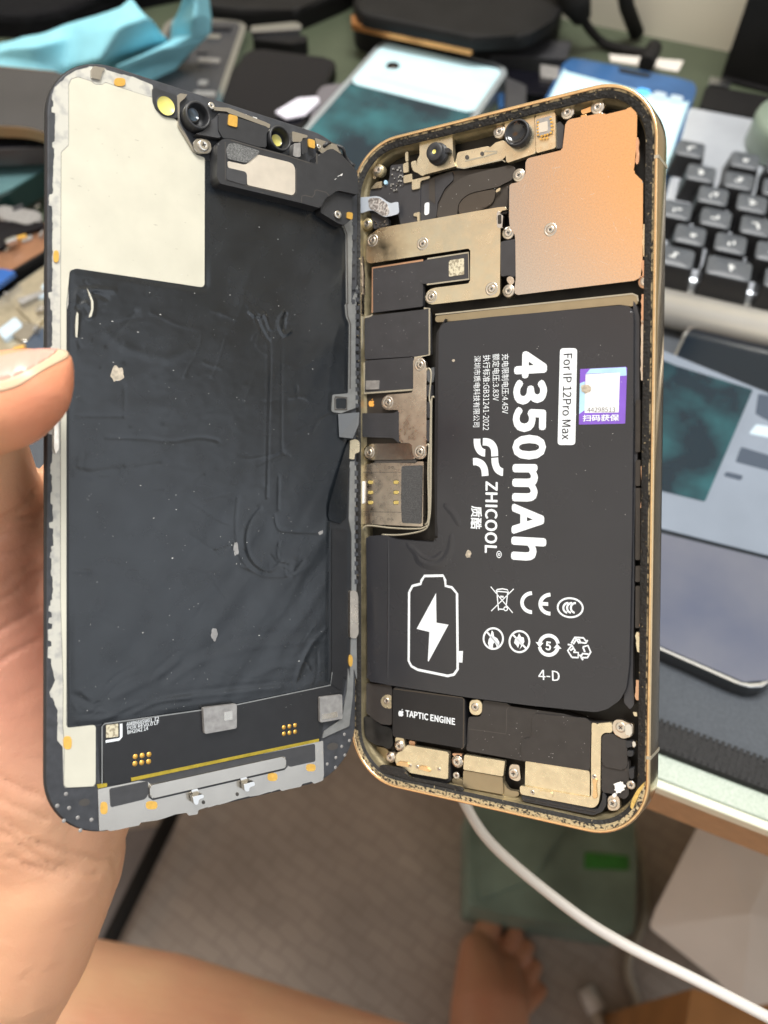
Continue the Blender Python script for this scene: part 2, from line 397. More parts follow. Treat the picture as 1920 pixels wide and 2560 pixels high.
rid('1150,1010 1110,1060 1088,1130 1100,1210 1140,1265 1200,1280 1240,1240', -.10, .4); rid('1135,1005 1095,1060 1072,1130 1085,1220 1150,1290', .06, .5)
rid('325,90 350,45 400,40 500,45', .18, .6); rid('400,60 412,100 408,150 395,165', .34, .35); rid('345,150 338,200 336,250', .2, .35); rid('340,120 370,80 420,60 470,80', -.24, .4)
rid('350,110 385,105 400,130', .12, .3); rid('345,70 375,90 400,85', -.12, .3); rid('600,140 540,210 470,290', -.08, .4)
rid('1100,140 1140,165 1165,150 1190,215', .26, .35); rid('1130,160 1150,210 1185,270', -.26, .35); rid('1250,140 1230,190 1250,240 1280,225', .3, .35); rid('1262,150 1250,215', -.18, .4); rid('980,150 1060,120 1130,70 1230,30', .08, .8)
rid('480,240 560,300 740,345 850,300 930,250', .07, 1.1); rid('560,450 700,370 830,300', .06, 1); rid('320,600 500,560 760,560', .06, 1.6)
rid('470,695 640,700 750,712 880,695 960,708', -.06, .35); rid('310,825 400,850 540,830', .1, .6); rid('330,860 470,875 520,850', .09, .6); rid('590,830 700,812', .05, .4)
rid('340,600 548,600', -.06, .3, sm=0); rid('550,600 550,465', -.05, .3, sm=0); rid('480,1310 570,1380 650,1430', -.04, .3); rid('320,1285 400,1288', .1, .4); rid('320,1255 400,1262', -.1, .4)
for k in range(7):
    y = 1765-k*30; x = 560+k*95
    rid(f'{x},1790 {x+270+k*8},{1440-k*20} {x+520},{1120-k*8}', (.07, -.05)[k % 2], 1.6)
rid('760,1765 900,1680 1120,1620 1300,1600 1440,1590', .08, .9); rid('720,1765 860,1650 1100,1570 1440,1560', -.07, 1); rid('1100,1765 1240,1700 1440,1690', .07, .9); rid('1455,1530 1380,1600 1330,1700 1310,1765', .1, .7)
rid('200,150 290,190 320,215', -.12, .6, 'E'); rid('240,130 300,200', .1, .5, 'E'); rid('350,270 500,200 700,160 950,140 1200,110', .09, .7, 'E'); rid('420,240 640,160 900,120 1300,80', -.08, .7, 'E'); rid('400,160 600,60 700,-10', .09, .9, 'E'); rid('500,230 620,180 760,165', .1, .5, 'E')
rid('1030,900 1100,885 1120,890', .06, .35, 'A'); rid('1000,1180 1040,1080 1060,1020', .1, .9, 'A'); rid('960,1080 1010,1050', .07, .7, 'A')
rid('1380,670 1410,610 1450,585', -.08, .35); rid('1280,520 1330,515 1365,530', .07, .4); rid('1310,470 1312,520', -.06, .35); rid('1490,200 1470,300 1450,470', .06, .8); rid('1300,1240 1300,1290 1370,1260', .06, .8)
rw_ = random.Random(11)
def crk(x, y, ang, ln, hg, wd):
    P, a = [(x, y)], ang
    for _ in range(4): a += rw_.uniform(-.25, .25); x += ln/4*math.cos(a); y += ln/4*math.sin(a); P.append((x, y))
    RID.append(([Vector(p) for p in PL.pts(P, .3)], hg, wd))
for _ in range(80): crk(rw_.uniform(190, 830), rw_.uniform(640, 1740), rw_.choice((-.9, -.9, -.7, .5, 2.6))+rw_.uniform(-.3, .3), rw_.uniform(25, 130), rw_.choice((-1, 1))*rw_.uniform(.02, .055), rw_.uniform(.18, .45))
for cx_, cy_, n_r, sp_ in ((195, 740, 16, 28), (650, 800, 14, 30), (706, 810, 12, 22), (690, 1400, 7, 22), (590, 1370, 6, 18), (190, 880, 6, 20), (195, 1180, 5, 25), (220, 1790, 8, 40)):
    for _ in range(n_r): crk(cx_+rw_.uniform(-sp_, sp_), cy_+rw_.uniform(-sp_, sp_), rw_.uniform(0, 6.3), rw_.uniform(12, 40), rw_.choice((-1, 1))*rw_.uniform(.04, .10), rw_.uniform(.14, .28))
bx0 = min(p.x for p in fpts); bx1 = max(p.x for p in fpts); by0 = min(p.y for p in fpts); by1 = max(p.y for p in fpts)
ST = .00030; NX = int((bx1-bx0)/ST)+1; NY = int((by1-by0)/ST)+1
import numpy as np
gx = bx0+ST*np.arange(NX); gy = by0+ST*np.arange(NY); GX, GY = np.meshgrid(gx, gy)
def segdist(P, close=False):
    D = np.full(GX.shape, 1e3); n = len(P)
    for i in range(n if close else n-1):
        a, b = P[i], P[(i+1) % n]; dx, dy = b.x-a.x, b.y-a.y; l2 = dx*dx+dy*dy+1e-18
        m = .004 if not close else .0035
        sx = (GX > min(a.x, b.x)-m) & (GX < max(a.x, b.x)+m) & (GY > min(a.y, b.y)-m) & (GY < max(a.y, b.y)+m)
        t = np.clip(((GX[sx]-a.x)*dx+(GY[sx]-a.y)*dy)/l2, 0, 1)
        D[sx] = np.minimum(D[sx], np.hypot(GX[sx]-a.x-t*dx, GY[sx]-a.y-t*dy))
    return D
ins = np.zeros(GX.shape, bool); n_ = len(fpts)
for i in range(n_):
    a, b = fpts[i], fpts[(i+1) % n_]
    if a.y == b.y: continue
    ins ^= ((a.y > GY) != (b.y > GY)) & (GX < (b.x-a.x)*(GY-a.y)/(b.y-a.y)+a.x)
ed = segdist(fpts, True)
Hh = np.zeros(GX.shape)
for P, hg, wd in RID:
    d = segdist(P)*1000/wd; Hh += hg*np.exp(-d*d)*.8
rs = np.random.RandomState(3)
def vnoise(sx, sy, ang, seed):
    r = np.random.RandomState(seed); T = r.rand(64, 64); ca, sa = math.cos(ang), math.sin(ang)
    U = (GX*ca+GY*sa)*sx; V = (-GX*sa+GY*ca)*sy; iu = np.floor(U).astype(int); iv = np.floor(V).astype(int); fu = U-iu; fv = V-iv
    fu = fu*fu*(3-2*fu); fv = fv*fv*(3-2*fv); g = lambda i, j: T[i % 64, j % 64]
    return (g(iu, iv)*(1-fu)+g(iu+1, iv)*fu)*(1-fv)+(g(iu, iv+1)*(1-fu)+g(iu+1, iv+1)*fu)*fv-.5
Hh += .16*vnoise(60, 250, math.radians(52), 1)+.05*vnoise(140, 420, math.radians(60), 2)+.16*vnoise(45, 70, .3, 4)+.02*vnoise(600, 900, .5, 5)
fade = np.clip(ed/.0012, 0, 1); Z = .17+(Hh*.9+.11)*fade
keep = ins & (ed > .0001)
vid = -np.ones(GX.shape, int); vid[keep] = np.arange(keep.sum())
vs = np.stack([GX[keep], GY[keep], np.clip(Z[keep], .165, 1)/1000], 1)
fq = []
K4 = keep[:-1, :-1] & keep[1:, :-1] & keep[:-1, 1:] & keep[1:, 1:]
jj, ii = np.nonzero(K4)
fq = np.stack([vid[jj, ii], vid[jj, ii+1], vid[jj+1, ii+1], vid[jj+1, ii]], 1)
me = bpy.data.meshes.new('wrinkled_film'); me.from_pydata(vs.tolist(), [], fq.tolist()); me.update()
for p in me.polygons: p.use_smooth = True
film_o = link('wrinkled_film', me, M['black_film'], scr)
# scraped spots and peeled curls on the film
def blotch(name, cx, cy, rx, ry, m, h, z='F', parent=scr, pan=PL, n=15, j=.24):
    x, y = q(z, f'{cx},{cy}')[0]; k = ZOOM[z][2]
    pl = [(x+k*rx*(1+random.uniform(-j, j))*math.cos(t), y+k*ry*(1+random.uniform(-j, j))*math.sin(t)) for t in [2*math.pi*i/n for i in range(n)]]
    return slab(pan, name, pl, h-.08, h, m, parent, r=3, bev=.02)
blotch('scraped_spot', 517, 415, 30, 34, M['scuff_beige'], .36, parent=film_o)
blotch('scraped_spot', 1042, 1185, 11, 30, M['chip_grey'], .42, parent=film_o)
blotch('scraped_spot', 946, 1562, 15, 28, M['chip_grey'], .36, parent=film_o)
blotch('scraped_spot', 1420, 1118, 14, 14, M['chip_grey'], .36, parent=film_o)
for t in ('383,35 398,60 412,95 412,130 404,160 392,166 403,130 403,95 393,65', '340,140 346,150 345,200 341,255 334,250 333,200 336,160'):
    slab(PL, 'peeled_edge', q('F', t), .2, .62, M['cream_plate'], film_o, r=1, bev=.03)
bm = bmesh.new()
for _ in range(260):
    x = random.uniform(190, 830); y = random.uniform(560, 1780); pl = PL.px((x, y), .46); s = random.choice((.03, .04, .04, .06, .09))*random.uniform(.6, 1.3)/1000
    a = random.random()*6; st = random.choice((1, 1, 1, 2.5))
    vs_ = [bm.verts.new((pl.x+s*st*math.cos(a+t), pl.y+s*math.sin(a+t), .00046)) for t in (0, 1.6, 3.1, 4.7)]
    f = bm.faces.new(vs_); f.normal_update()
tag(bm_obj('dust_specks', bm, M['dust_white'], scr), kind='stuff')

# right rail + brackets + flex tail
slab(PL, 'side_rail', q('A', '1420,775 1445,812 1500,822 1513,862 1516,1196') + q('F', '1522,110 1526,160 1541,195 1537,500 1468,506 1463,575 1470,583 1505,588 1580,560') + q('F', '1568,330 1572,120 1580,20') + q('A', '1540,1196 1548,800 1530,770 1500,780 1460,800'), .05, .42, M['grey_rail'], scr, r=4, bev=.12)
bm = bmesh.new()
for t in ('1434,790 1450,806 1503,816 1519,860 1523,1196',): stroke_bm(bm, PL, q('A', t), 4, .47)
stroke_bm(bm, PL, q('F', '1530,100 1534,158 1547,195 1545,480'), 4, .47)
stroke_bm(bm, PL, q('F', '1478,520 1478,572 1530,572 1530,520 1478,516'), 5, .47)
bm_obj('rail_groove', bm, M['slot_dark'], scr)
slab(PL, 'rail_window', q('F', '1482,522 1528,522 1528,568 1482,568'), .3, .44, M['black_film'], scr, r=4, bev=.02)
slab(PL, 'lower_rail', q('F', '1530,800 1545,830 1540,1060 1552,1120 1552,1360 1545,1765') + q('E', '1525,20 1520,130 1495,262 1410,325 1400,360 1440,340 1530,300 1548,150 1552,20') + q('F', '1575,1765 1572,1300 1566,1050 1574,900 1570,800'), .05, .40, M['grey_rail'], scr, r=4, bev=.1)
slab(PL, 'end_bracket', q('F', '1545,708 1572,702 1588,715 1586,760 1566,765 1564,792 1542,790'), .1, .7, M['connector_gold'], scr, r=3, bev=.08)
slab(PL, 'spring_clip', q('F', '1545,1372 1575,1372 1582,1400 1582,1560 1572,1582 1545,1578'), .1, .8, M['cowling_nickel'], scr, r=3, bev=.1)
slab(PL, 'spring_clip', q('F', '240,625 258,615 260,745 246,768 238,740'), .05, .6, M['cowling_nickel'], scr, r=3, bev=.1)
slab(PL, 'rail_pad', q('A', '0,0') and ell(*q('F', '1548,1680')[0], 5, 15), .1, .46, M['gold_pad'], scr, r=0, bev=.02)
slab(PL, 'side_flex', q('F', '1465,1100 1530,1100 1530,1765') + q('E', '1500,60 1495,130 1445,100 1445,20'), .12, .3, M['black_pcb'], scr, r=3, bev=.04)
# dark serrations along the right border
bm = bmesh.new()
for z, x0, ys in (('A', 1552, range(800, 1190, 62)), ('F', 1578, range(40, 560, 36)), ('F', 1574, range(800, 1330, 40))):
    for y in ys:
        hgt = random.uniform(14, 24)
        poly_bm(bm, PL.pts(q(z, f'{x0-9},{y} {x0+6},{y+3} {x0+6},{y+hgt} {x0-9},{y+hgt+4}'), .45), .00005, .00045, 0)
bm_obj('rail_teeth', bm, M['bezel_plastic'], scr)
# curled film lip near the connector
bm = bmesh.new(); P = q('F', '1548,700 1530,740 1500,830 1470,930 1455,990 1452,1040 1460,1060'); Q_ = q('F', '1560,700 1548,780 1536,860 1532,940 1530,1000 1528,1050 1500,1075')
va = [bm.verts.new((*PL.px(p, 1.2), .0012-.0006*abs(i-3)/3)) for i, p in enumerate(P)]; vb = [bm.verts.new((*PL.px(p, .4), .0004)) for p in Q_]
for i in range(len(P)-1): bm.faces.new((va[i], vb[i], vb[i+1], va[i+1])).smooth = True
bm_obj('curled_film_lip', bm, M['black_film'], scr)

# gold pads around the bezel
for z, x, y, rx, ry in (('A', 424, 125, 27, 20), ('A', 117, 966, 13, 29), ('E', 172, 380, 20, 32), ('E', 347, 695, 18, 30), ('E', 577, 681, 28, 20), ('E', 1160, 545, 24, 20), ('E', 1345, 500, 23, 18)):
    X = q(z, f'{x},{y}')[0]
    slab(PL, 'gold_pad', [(X[0]+rx*.518*math.copysign(abs(math.cos(t))**.7, math.cos(t)), X[1]+ry*.518*math.copysign(abs(math.sin(t))**.7, math.sin(t))) for t in [i*math.pi/14 for i in range(28)]], .1, .33, M['gold_pad'], scr, r=0, bev=.02)
slab(PL, 'edge_tab', q('A', '283,62 300,48 355,58 340,75 330,115 285,105'), .05, .5, M['silver_plate'], scr, r=3, bev=.06)

# lower display flex board
pcb = slab(PL, 'display_board', q('E', '345,290 820,220 985,195 1380,115 1440,100 1497,135 1385,160 1383,360 475,552 472,570 348,582 340,310'), .08, .45, M['black_pcb'], scr, r=4, bev=.06)
bm = bmesh.new(); stroke_bm(bm, PL, q('E', '338,590 338,302 350,288 820,222 985,197 1440,102 1448,40'), 3, .47); bm_obj('board_edge', bm, M['grey_rail'], pcb)
chip = slab(PL, 'display_chip', q('E', '826,212 988,192 988,310 833,338'), .4, 1.4, M['chip_grey'], pcb, r=4, bev=.08)
chip2 = slab(PL, 'display_chip', q('E', '1388,160 1496,147 1498,264 1390,283'), .4, 1.2, M['chip_grey'], pcb, r=4, bev=.08)
slab(PL, 'chip_label', q('E', '1398,245 1472,228 1474,256 1398,270'), 1.1, 1.24, M['silver_plate'], chip2, r=1, bev=0)
slab(PL, 'chip_label', q('E', '926,232 966,226 968,268 928,274'), 1.3, 1.44, M['silver_plate'], chip, r=1, bev=0)
slab(PL, 'code_tile', q('E', '358,295 416,288 416,350 358,357'), .4, .55, M['code_tile'], pcb, r=2, bev=.02)
bm = bmesh.new(); stroke_bm(bm, PL, q('E', '355,374 420,363 430,352 430,288'), 6, .56); bm_obj('printed_bracket', bm, M['print_white'], pcb)
for s, a, b, t in (('AMB668SW01_E2', '456,300', '612,272', '452,282'), ('POR REV0.0 LF', '459,318', '612,290', '456,302'), ('BH2042 14', '461,338', '560,318', '458,321')):
    text(PL, s, q('E', a)[0], q('E', b)[0], q('E', t)[0], .5, M['print_white'], pcb, fat=.003, font=2)
for x0, y0, dx, dy, ex, ey in ((499, 447, 33, -5, -2, 34), (1215, 306, 27, -5, 0, 31)):
    for i in range(3):
        for j in range(2):
            X = q('E', f'{x0+dx*i+ex*j},{y0+dy*i+ey*j}')[0]
            bm = bmesh.new(); lathe(bm, PL.px(X, .5), [(.55 if x0 < 900 else .5, .4), (.52, .52), (0, .54)], n=18); bm_obj('test_pad', bm, M['gold_pad'], pcb)
slab(PL, 'gold_foil_strip', q('E', '478,549 1384,360 1384,374 480,566'), .1, .5, M['gold_foil'], scr, r=1, bev=.05)
slab(PL, 'gold_foil_tab', q('E', '314,582 362,574 362,592 318,600'), .1, .5, M['gold_foil'], scr, r=1, bev=.03)
# bottom plate
bot = jag(q('E', '322,806 420,790 520,765 600,755 700,725 800,705 900,680 1000,650 1100,630 1200,605 1300,580 1405,545'), 9, 22)
bp = slab(PL, 'bottom_plate', q('E', '318,604 474,572 1404,370 1408,540')+[tuple(v) for v in bot[::-1]], .02, .3, M['silver_plate'], scr, r=1.5, bev=.05)
slab(PL, 'foam_pad', q('E', '374,602 560,565 560,632 546,652 380,692'), .25, .42, M['charcoal_plastic'], bp, r=5, bev=.04)
slab(PL, 'foam_pad', q('E', '480,562 1365,384 1367,470 1242,497 1228,482 1222,444 570,580 560,566'), .25, .36, M['charcoal_plastic'], bp, r=5, bev=.03)
slab(PL, 'raised_bar', q('E', '568,596 580,584 1214,446 1225,455 1226,492 1216,502 584,648 570,640'), .2, 1.0, M['silver_plate'], bp, r=5, bev=.25)
bm = bmesh.new(); stroke_bm(bm, PL, q('E', '563,600 568,592 1214,441 1228,450 1230,494 1218,507 582,653 566,642'), 4.5, .34, True); bm_obj('bar_seam', bm, M['charcoal_plastic'], bp)
for a in ('768,608 800,600 806,630 780,640', '1004,552 1036,544 1042,572 1016,580'):
    slab(PL, 'clip_base', q('E', a), .25, .8, M['silver_shiny'], bp, r=2, bev=.1)
for a in ('775,640 826,628 830,645 806,652 800,680 782,676', '1022,580 1072,566 1076,586 1050,594 1046,616 1026,612'):
    slab(PL, 'hook_clip', q('E', a), .8, 2.2, M['silver_shiny'], bp, r=2, bev=.2)
for a in ((827, 667), (990, 628)):
    slab(PL, 'plate_hole', ell(*q('E', f'{a[0]},{a[1]}')[0], 4.2, 5), .28, .33, M['slot_dark'], bp, r=0, bev=0)
for x, y in ((165, 628), (123, 685), (180, 695), (222, 742), (288, 752), (155, 757), (235, 803), (1508, 340), (1495, 398), (1532, 370), (1510, 440), (1467, 452), (1425, 483), (1465, 500)):
    bm = bmesh.new(); lathe(bm, PL.px(q('E', f'{x},{y}')[0], .1), [(.42, 0), (.38, .04), (.2, .06), (0, .06)], n=12); bm_obj('corner_rivet', bm, M['chip_grey'], scr)
for x, y in ((253, 668), (1450, 398)):
    slab(PL, 'corner_slot', ell(*q('E', f'{x},{y}')[0], 14, 9, a=-.2), 0, .07, M['slot_dark'], scr, r=0, bev=0)

# ------- ear speaker and sensor bracket at the top
spk = slab(PL, 'ear_speaker', q('M', '180,655 235,612 320,610 450,650 620,700 880,770 1145,855 1210,872 1222,765 1265,772 1320,722 1380,712 1480,780 1600,905 1632,960 1642,1190 1440,1145 1400,1160 1340,1205 1305,1215 1250,1330 1050,1275 205,1072 175,1005'), .15, 3.7, M['black_plastic'], scr, r=5, bev=.35)
slab(PL, 'speaker_plate', q('M', '285,840 470,880 600,772 920,850 965,870 987,920 987,1165 962,1195 490,1088 487,985 462,955 290,908'), 3.6, 3.8, M['speaker_plate'], spk, r=5, bev=.04)
slab(PL, 'felt_patch', q('M', '272,725 298,660 370,653 622,736 600,775 490,862 290,818'), 3.6, 3.95, M['felt_grey'], spk, r=5, bev=.1)
slab(PL, 'speaker_tab', q('M', '276,905 470,950 488,978 482,1092 272,1032'), 3.65, 3.84, M['charcoal_plastic'], spk, r=5, bev=.03)
bm = bmesh.new()
stroke_bm(bm, PL, q('M', '1052,1272 1055,1205 1085,1195 1165,1215 1190,1180 1190,1150 1210,1140 1310,1165 1340,1200'), 2.6, 3.74)
stroke_bm(bm, PL, q('M', '1210,760 1212,868'), 5, 3.74); stroke_bm(bm, PL, q('M', '320,622 450,662 620,712 880,780 1145,862'), 2.5, 3.74); stroke_bm(bm, PL, q('M', '262,640 262,1030 490,1098 960,1205 1000,1170 1000,915'), 2.5, 3.74)
bm_obj('speaker_seam', bm, M['slot_dark'], spk)
for t in ('1395,1030 1415,1020 1416,1024 1398,1034', '1425,998 1452,985 1482,966 1470,996 1466,992 1450,990 1430,1003'):
    slab(PL, 'scratch_mark', q('M', t), 3.68, 3.73, M['dust_white'], spk, r=1, bev=0)
up = slab(PL, 'sensor_bracket', q('M', '192,342 285,352 300,365 680,478 720,505 690,560 690,700 600,690 320,606 240,606 192,520'), .2, 2.6, M['black_plastic'], scr, r=4, bev=.2)
slab(PL, 'speaker_foot', q('M', '1255,1205 1310,1200 1440,1140 1580,1180 1575,1440 1500,1505 1440,1490 1250,1375'), .2, 2.6, M['black_plastic'], scr, r=4, bev=.2)
for t, h in (('300,352 392,375 386,492 290,465', 2.9), ('1122,605 1192,625 1192,712 1126,692', 1.6), ('1527,1365 1586,1378 1582,1448 1522,1432', 2.9)):
    slab(PL, 'contact_pad', q('M', t), h-.5, h, M['gold_pad'], scr, r=4, bev=.05)
slab(PL, 'top_strip', q('A', '870,245 950,250 1130,320 1150,330 1145,350 1115,335 950,275 940,268 880,262'), .1, 1.0, M['silver_plate'], scr, r=2, bev=.06)
slab(PL, 'top_strip', q('M', '955,530 1120,575 1110,600 1060,600 1060,640 960,640'), .1, 1.2, M['silver_plate'], scr, r=3, bev=.06)
slab(PL, 'top_strip', q('M', '1190,600 1440,680 1470,770 1380,715 1320,722 1270,770 1220,720'), .1, .9, M['silver_plate'], scr, r=3, bev=.06)
slab(PL, 'top_strip', q('A', '715,180 750,185 735,205 712,225 712,320 770,430 800,470 780,460 705,335 700,190'), .1, .8, M['silver_plate'], scr, r=2, bev=.06)
bm = bmesh.new()
for t in ('960,258 985,264 988,272 962,268', '1012,276 1036,282 1036,290 1014,286', '1066,292 1086,298 1086,306 1068,302'):
    poly_bm(bm, PL.pts(q('A', t), .2), .00005, .0002)
bm_obj('edge_vents', bm, M['dust_white'], scr)
slab(PL, 'sensor_pocket', q('A', '583,150 700,190 705,300 640,290 598,255 583,215'), .05, .6, M['black_plastic'], scr, r=6, bev=.1)
def tube_lens(name, z, cx, cy, r_out, r_in, h0, h1, lens_c, lens_r, lens_m, lens_h=.5):
    X = q(z, f'{cx},{cy}')[0]; c = PL.px(X, h1); bm = bmesh.new()
    lathe(bm, c, [(r_out, h0), (r_out, h1-.2), (r_out-.15, h1), (r_in+.1, h1), (r_in, h1-.2), (r_in*.93, (h0+h1)/2), (r_in*.85, h0+.3), (0, h0+.3)], n=36)
    o = bm_obj(name, bm, M['black_plastic'], scr)
    bm = bmesh.new(); Y = q(z, f'{lens_c[0]},{lens_c[1]}')[0]; lathe(bm, PL.px(Y, lens_h), [(lens_r*1.25, lens_h-.2), (lens_r*1.2, lens_h+.05), (lens_r, lens_h+.05), (lens_r*.98, lens_h), (0, lens_h+.08)], n=28, mis=[1, 1, 1, 0])
    bm_obj('sensor_window', bm, [lens_m, M['lens_black']], o); return o
tube_lens('camera_tube', 'A', 803, 283, 3.0, 2.4, .3, 3.0, (775, 283), 1.35, M['blue_lens'], 1.0)
tube_lens('camera_tube', 'M', 838, 600, 2.9, 2.35, .3, 3.2, (795, 625), 1.35, M['yellow_lens'], 1.0)
X = q('A', '646,240')[0]; bm = bmesh.new(); lathe(bm, PL.px(X, .7), [(2.2, .3), (2.2, .7), (2.0, .8), (1.95, .72), (0, .74)], n=30, mis=[1, 1, 1, 0]); bm_obj('sensor_window', bm, [M['yellow_lens'], M['black_plastic']], scr)
slab(PL, 'lens_arm', q('A', '790,375 830,360 850,330 880,300 900,280 905,350 940,380 900,395 870,390'), .3, 2.2, M['charcoal_plastic'], scr, r=4, bev=.2)
slab(PL, 'screw_tab', q('A', '775,415 800,395 855,405 868,440 860,470 810,470 785,455'), .1, 1.2, M['silver_plate'], scr, r=8, bev=.1)
screw(PL, q('A', '828,430')[0], 1.5, scr, 1.25, False); screw(PL, q('A', '865,240')[0], 1.2, scr, .75, False); screw(PL, q('A', '1475,765')[0], 3.0, scr, .95, False); screw(PL, q('A', '1383,437')[0], 1.2, scr, .6, False)
mic = slab(PL, 'microphone', q('M', '975,655 1045,650 1045,795 1000,800 965,785'), .3, 2.2, M['chip_grey'], scr, r=3, bev=.1)
slab(PL, 'microphone_housing', q('M', '1055,625 1112,605 1118,740 1060,775'), .3, 2.6, M['black_plastic'], scr, r=3, bev=.1)
bm = bmesh.new(); tube_bm(bm, [(*PL.px(p, .8), .0008+.0006*math.sin(i*.8)) for i, p in enumerate(catmull([Vector((a, b, 0)) for a, b in q('M', '1285,690 1340,650 1440,690 1500,770 1600,895')], 4))], .00045, 8)
bm_obj('antenna_wire', bm, M['black_plastic'], scr)

# ================================================================== BODY HALF (right)
hou = thing('phone_housing', 'opened gold phone body showing its black battery, metal shields and boards', 'phone body', PR.mw)
bm = bmesh.new()
sweep(bm, RWD, RHT, 13.5, [(2.2, -7.6), (.5, -7.4), (.12, -7.0), (0, -6.5), (0, -.75), (.10, -.3), (.25, -.05), (.38, 0), (.85, 0), (.95, -.25)], [0]*6+[1, 1, 1], 0)
bm_obj('frame', bm, [M['gold_side'], M['gold_rim']], hou)
bm = bmesh.new()
sweep(bm, RWD, RHT, 13.5, [(.9, -.22), (1.3, -.45), (2.7, -.55), (2.85, -.75)], [0, 1, 1])
bm_obj('seal_gasket', bm, [M['gasket_gold'], M['gasket_black']], hou)
lo_ = [p for p in rr(RWD, RHT, 13.5, .95, 24) if p[1] < -.1475]; hi_ = [p for p in rr(RWD, RHT, 13.5, 1.95, 24) if p[1] < -.1475]
bm = bmesh.new(); poly_bm(bm, [Vector(p) for p in lo_+hi_[::-1]], -.0006, -.00018, .0001); bm_obj('glue_residue', bm, M['residue'], hou)
bm = bmesh.new()
sweep(bm, RWD, RHT, 13.5, [(2.8, -.7), (2.95, -1.6), (2.9, -2.2), (3.3, -2.5), (3.35, -5.6)], [0]*4)
bm_obj('inner_wall', bm, M['inner_wall'], hou)
bm = bmesh.new(); bm.faces.new([bm.verts.new((*p, -.0055)) for p in rr(RWD, RHT, 13.5, 2.2)]); bm_obj('cavity_floor', bm, M['cavity_floor'], hou)
# antenna lines across the frame
def band(u, v, du, dv, name='antenna_line'):
    bm = bmesh.new(); poly_bm(bm, [(u/1000, -v/1000), ((u+du)/1000, -v/1000), ((u+du)/1000, -(v+dv)/1000), (u/1000, -(v+dv)/1000)], -.0073, .00003)
    bm_obj(name, bm, M['wire_cream'], hou)
band(RWD-.9, 17.2, .93, .7); band(RWD-.9, 141.5, .93, .7)
slab(PR, 'amber_glue', q('O', '1395,905 1380,960 1340,1030 1310,1100 1275,1175 1255,1150 1270,1080 1320,985'), -.6, .05, M['glue_amber'], hou, r=6, bev=.1)

# --- logic shields and upper boards
slab(PR, 'antenna_board', q('P', '245,285 350,260 425,195 440,50 560,35 560,150 630,140 640,190 720,200 715,575 530,605 510,500 240,500'), -4.5, -2.6, M['board_black'], hou, r=4, bev=.08)
slab(PR, 'back_cover_plate', q('Q', '700,660 1000,560 1560,520 1600,640 1545,720 1540,960 715,1030'), -5.2, -3.2, M['board_brown'], hou, r=4, bev=.05)
slab(PR, 'dark_flex', q('Q', '725,655 860,620 1020,560 1030,640 950,720 880,860 870,995 720,1030'), -3.2, -2.9, M['board_black'], hou, r=4, bev=.05)
slab(PR, 'dark_flex', q('Q', '800,635 855,622 860,870 800,820'), -2.9, -2.8, M['coil_brown'], hou, r=2, bev=.03)
coil = slab(PR, 'charging_coil', q('Q', '872,1000 880,920 910,830 950,760 1000,700 1060,650 1150,600 1300,560 1560,500 1620,520 1590,640 1520,665 1460,705 1230,750 1160,780 1100,830 1075,880 1065,960 1062,985'), -3.0, -2.5, M['coil_brown'], hou, r=12, bev=.1)
slab(PR, 'coil_disc', q('Q', '1075,970 1085,870 1120,820 1170,780 1230,760 1425,725 1425,800 1400,860 1340,900 1280,925'), -3.0, -2.7, M['coil_disc'], coil, r=12, bev=.08)
slab(PR, 'coil_disc', q('Q', '1235,760 1424,725 1424,790 1400,850 1350,890 1290,905 1285,830'), -2.8, -2.62, M['copper_edge'] if False else M['coil_disc'], coil, r=10, bev=.05)
slab(PR, 'white_sticker', rnd(q('Q', '760,858 804,848 800,965 757,975'), 8), -2.9, -2.75, M['white_paper'], hou, r=0, bev=.02)
bm = bmesh.new()
for _ in range(46):
    x = random.uniform(435, 545); y = random.uniform(515, 740)
    if (x > 500 and y > 690) or (450 < x < 515 and 540 < y < 600): continue
    ww, hh = random.choice(((14, 9), (9, 14), (10, 8), (18, 12)))
    poly_bm(bm, PR.pts(q('Q', f'{x},{y} {x+ww},{y-2} {x+ww},{y+hh} {x},{y+hh+2}'), -2.3), -.0027, -.0023, 0, random.choice((0, 0, 1)))
bm_obj('board_components', bm, [M['silver_shiny'], M['slot_dark']], hou)
slab(PR, 'blue_component', q('Q', '375,645 400,640 402,680 378,686'), -2.6, -2.0, M['cyan_sticker'], hou, r=4, bev=.1)
for t in ('555,490 605,468 608,565 560,575', '630,470 680,455 690,520 640,535', '560,600 640,580 645,655 562,672', '250,725 300,665 358,650 355,712', '640,640 810,600 805,625 720,650 712,720 640,735', '575,380 605,370 605,465 580,470', '270,630 275,590 300,585 300,632', '1430,735 1475,710 1470,740 1432,762', '655,955 712,940 712,1030 690,1030 690,980 655,985'):
    slab(PR, 'gold_bracket', q('Q', t), -2.7, -2.2, M['connector_gold'], hou, r=3, bev=.08)
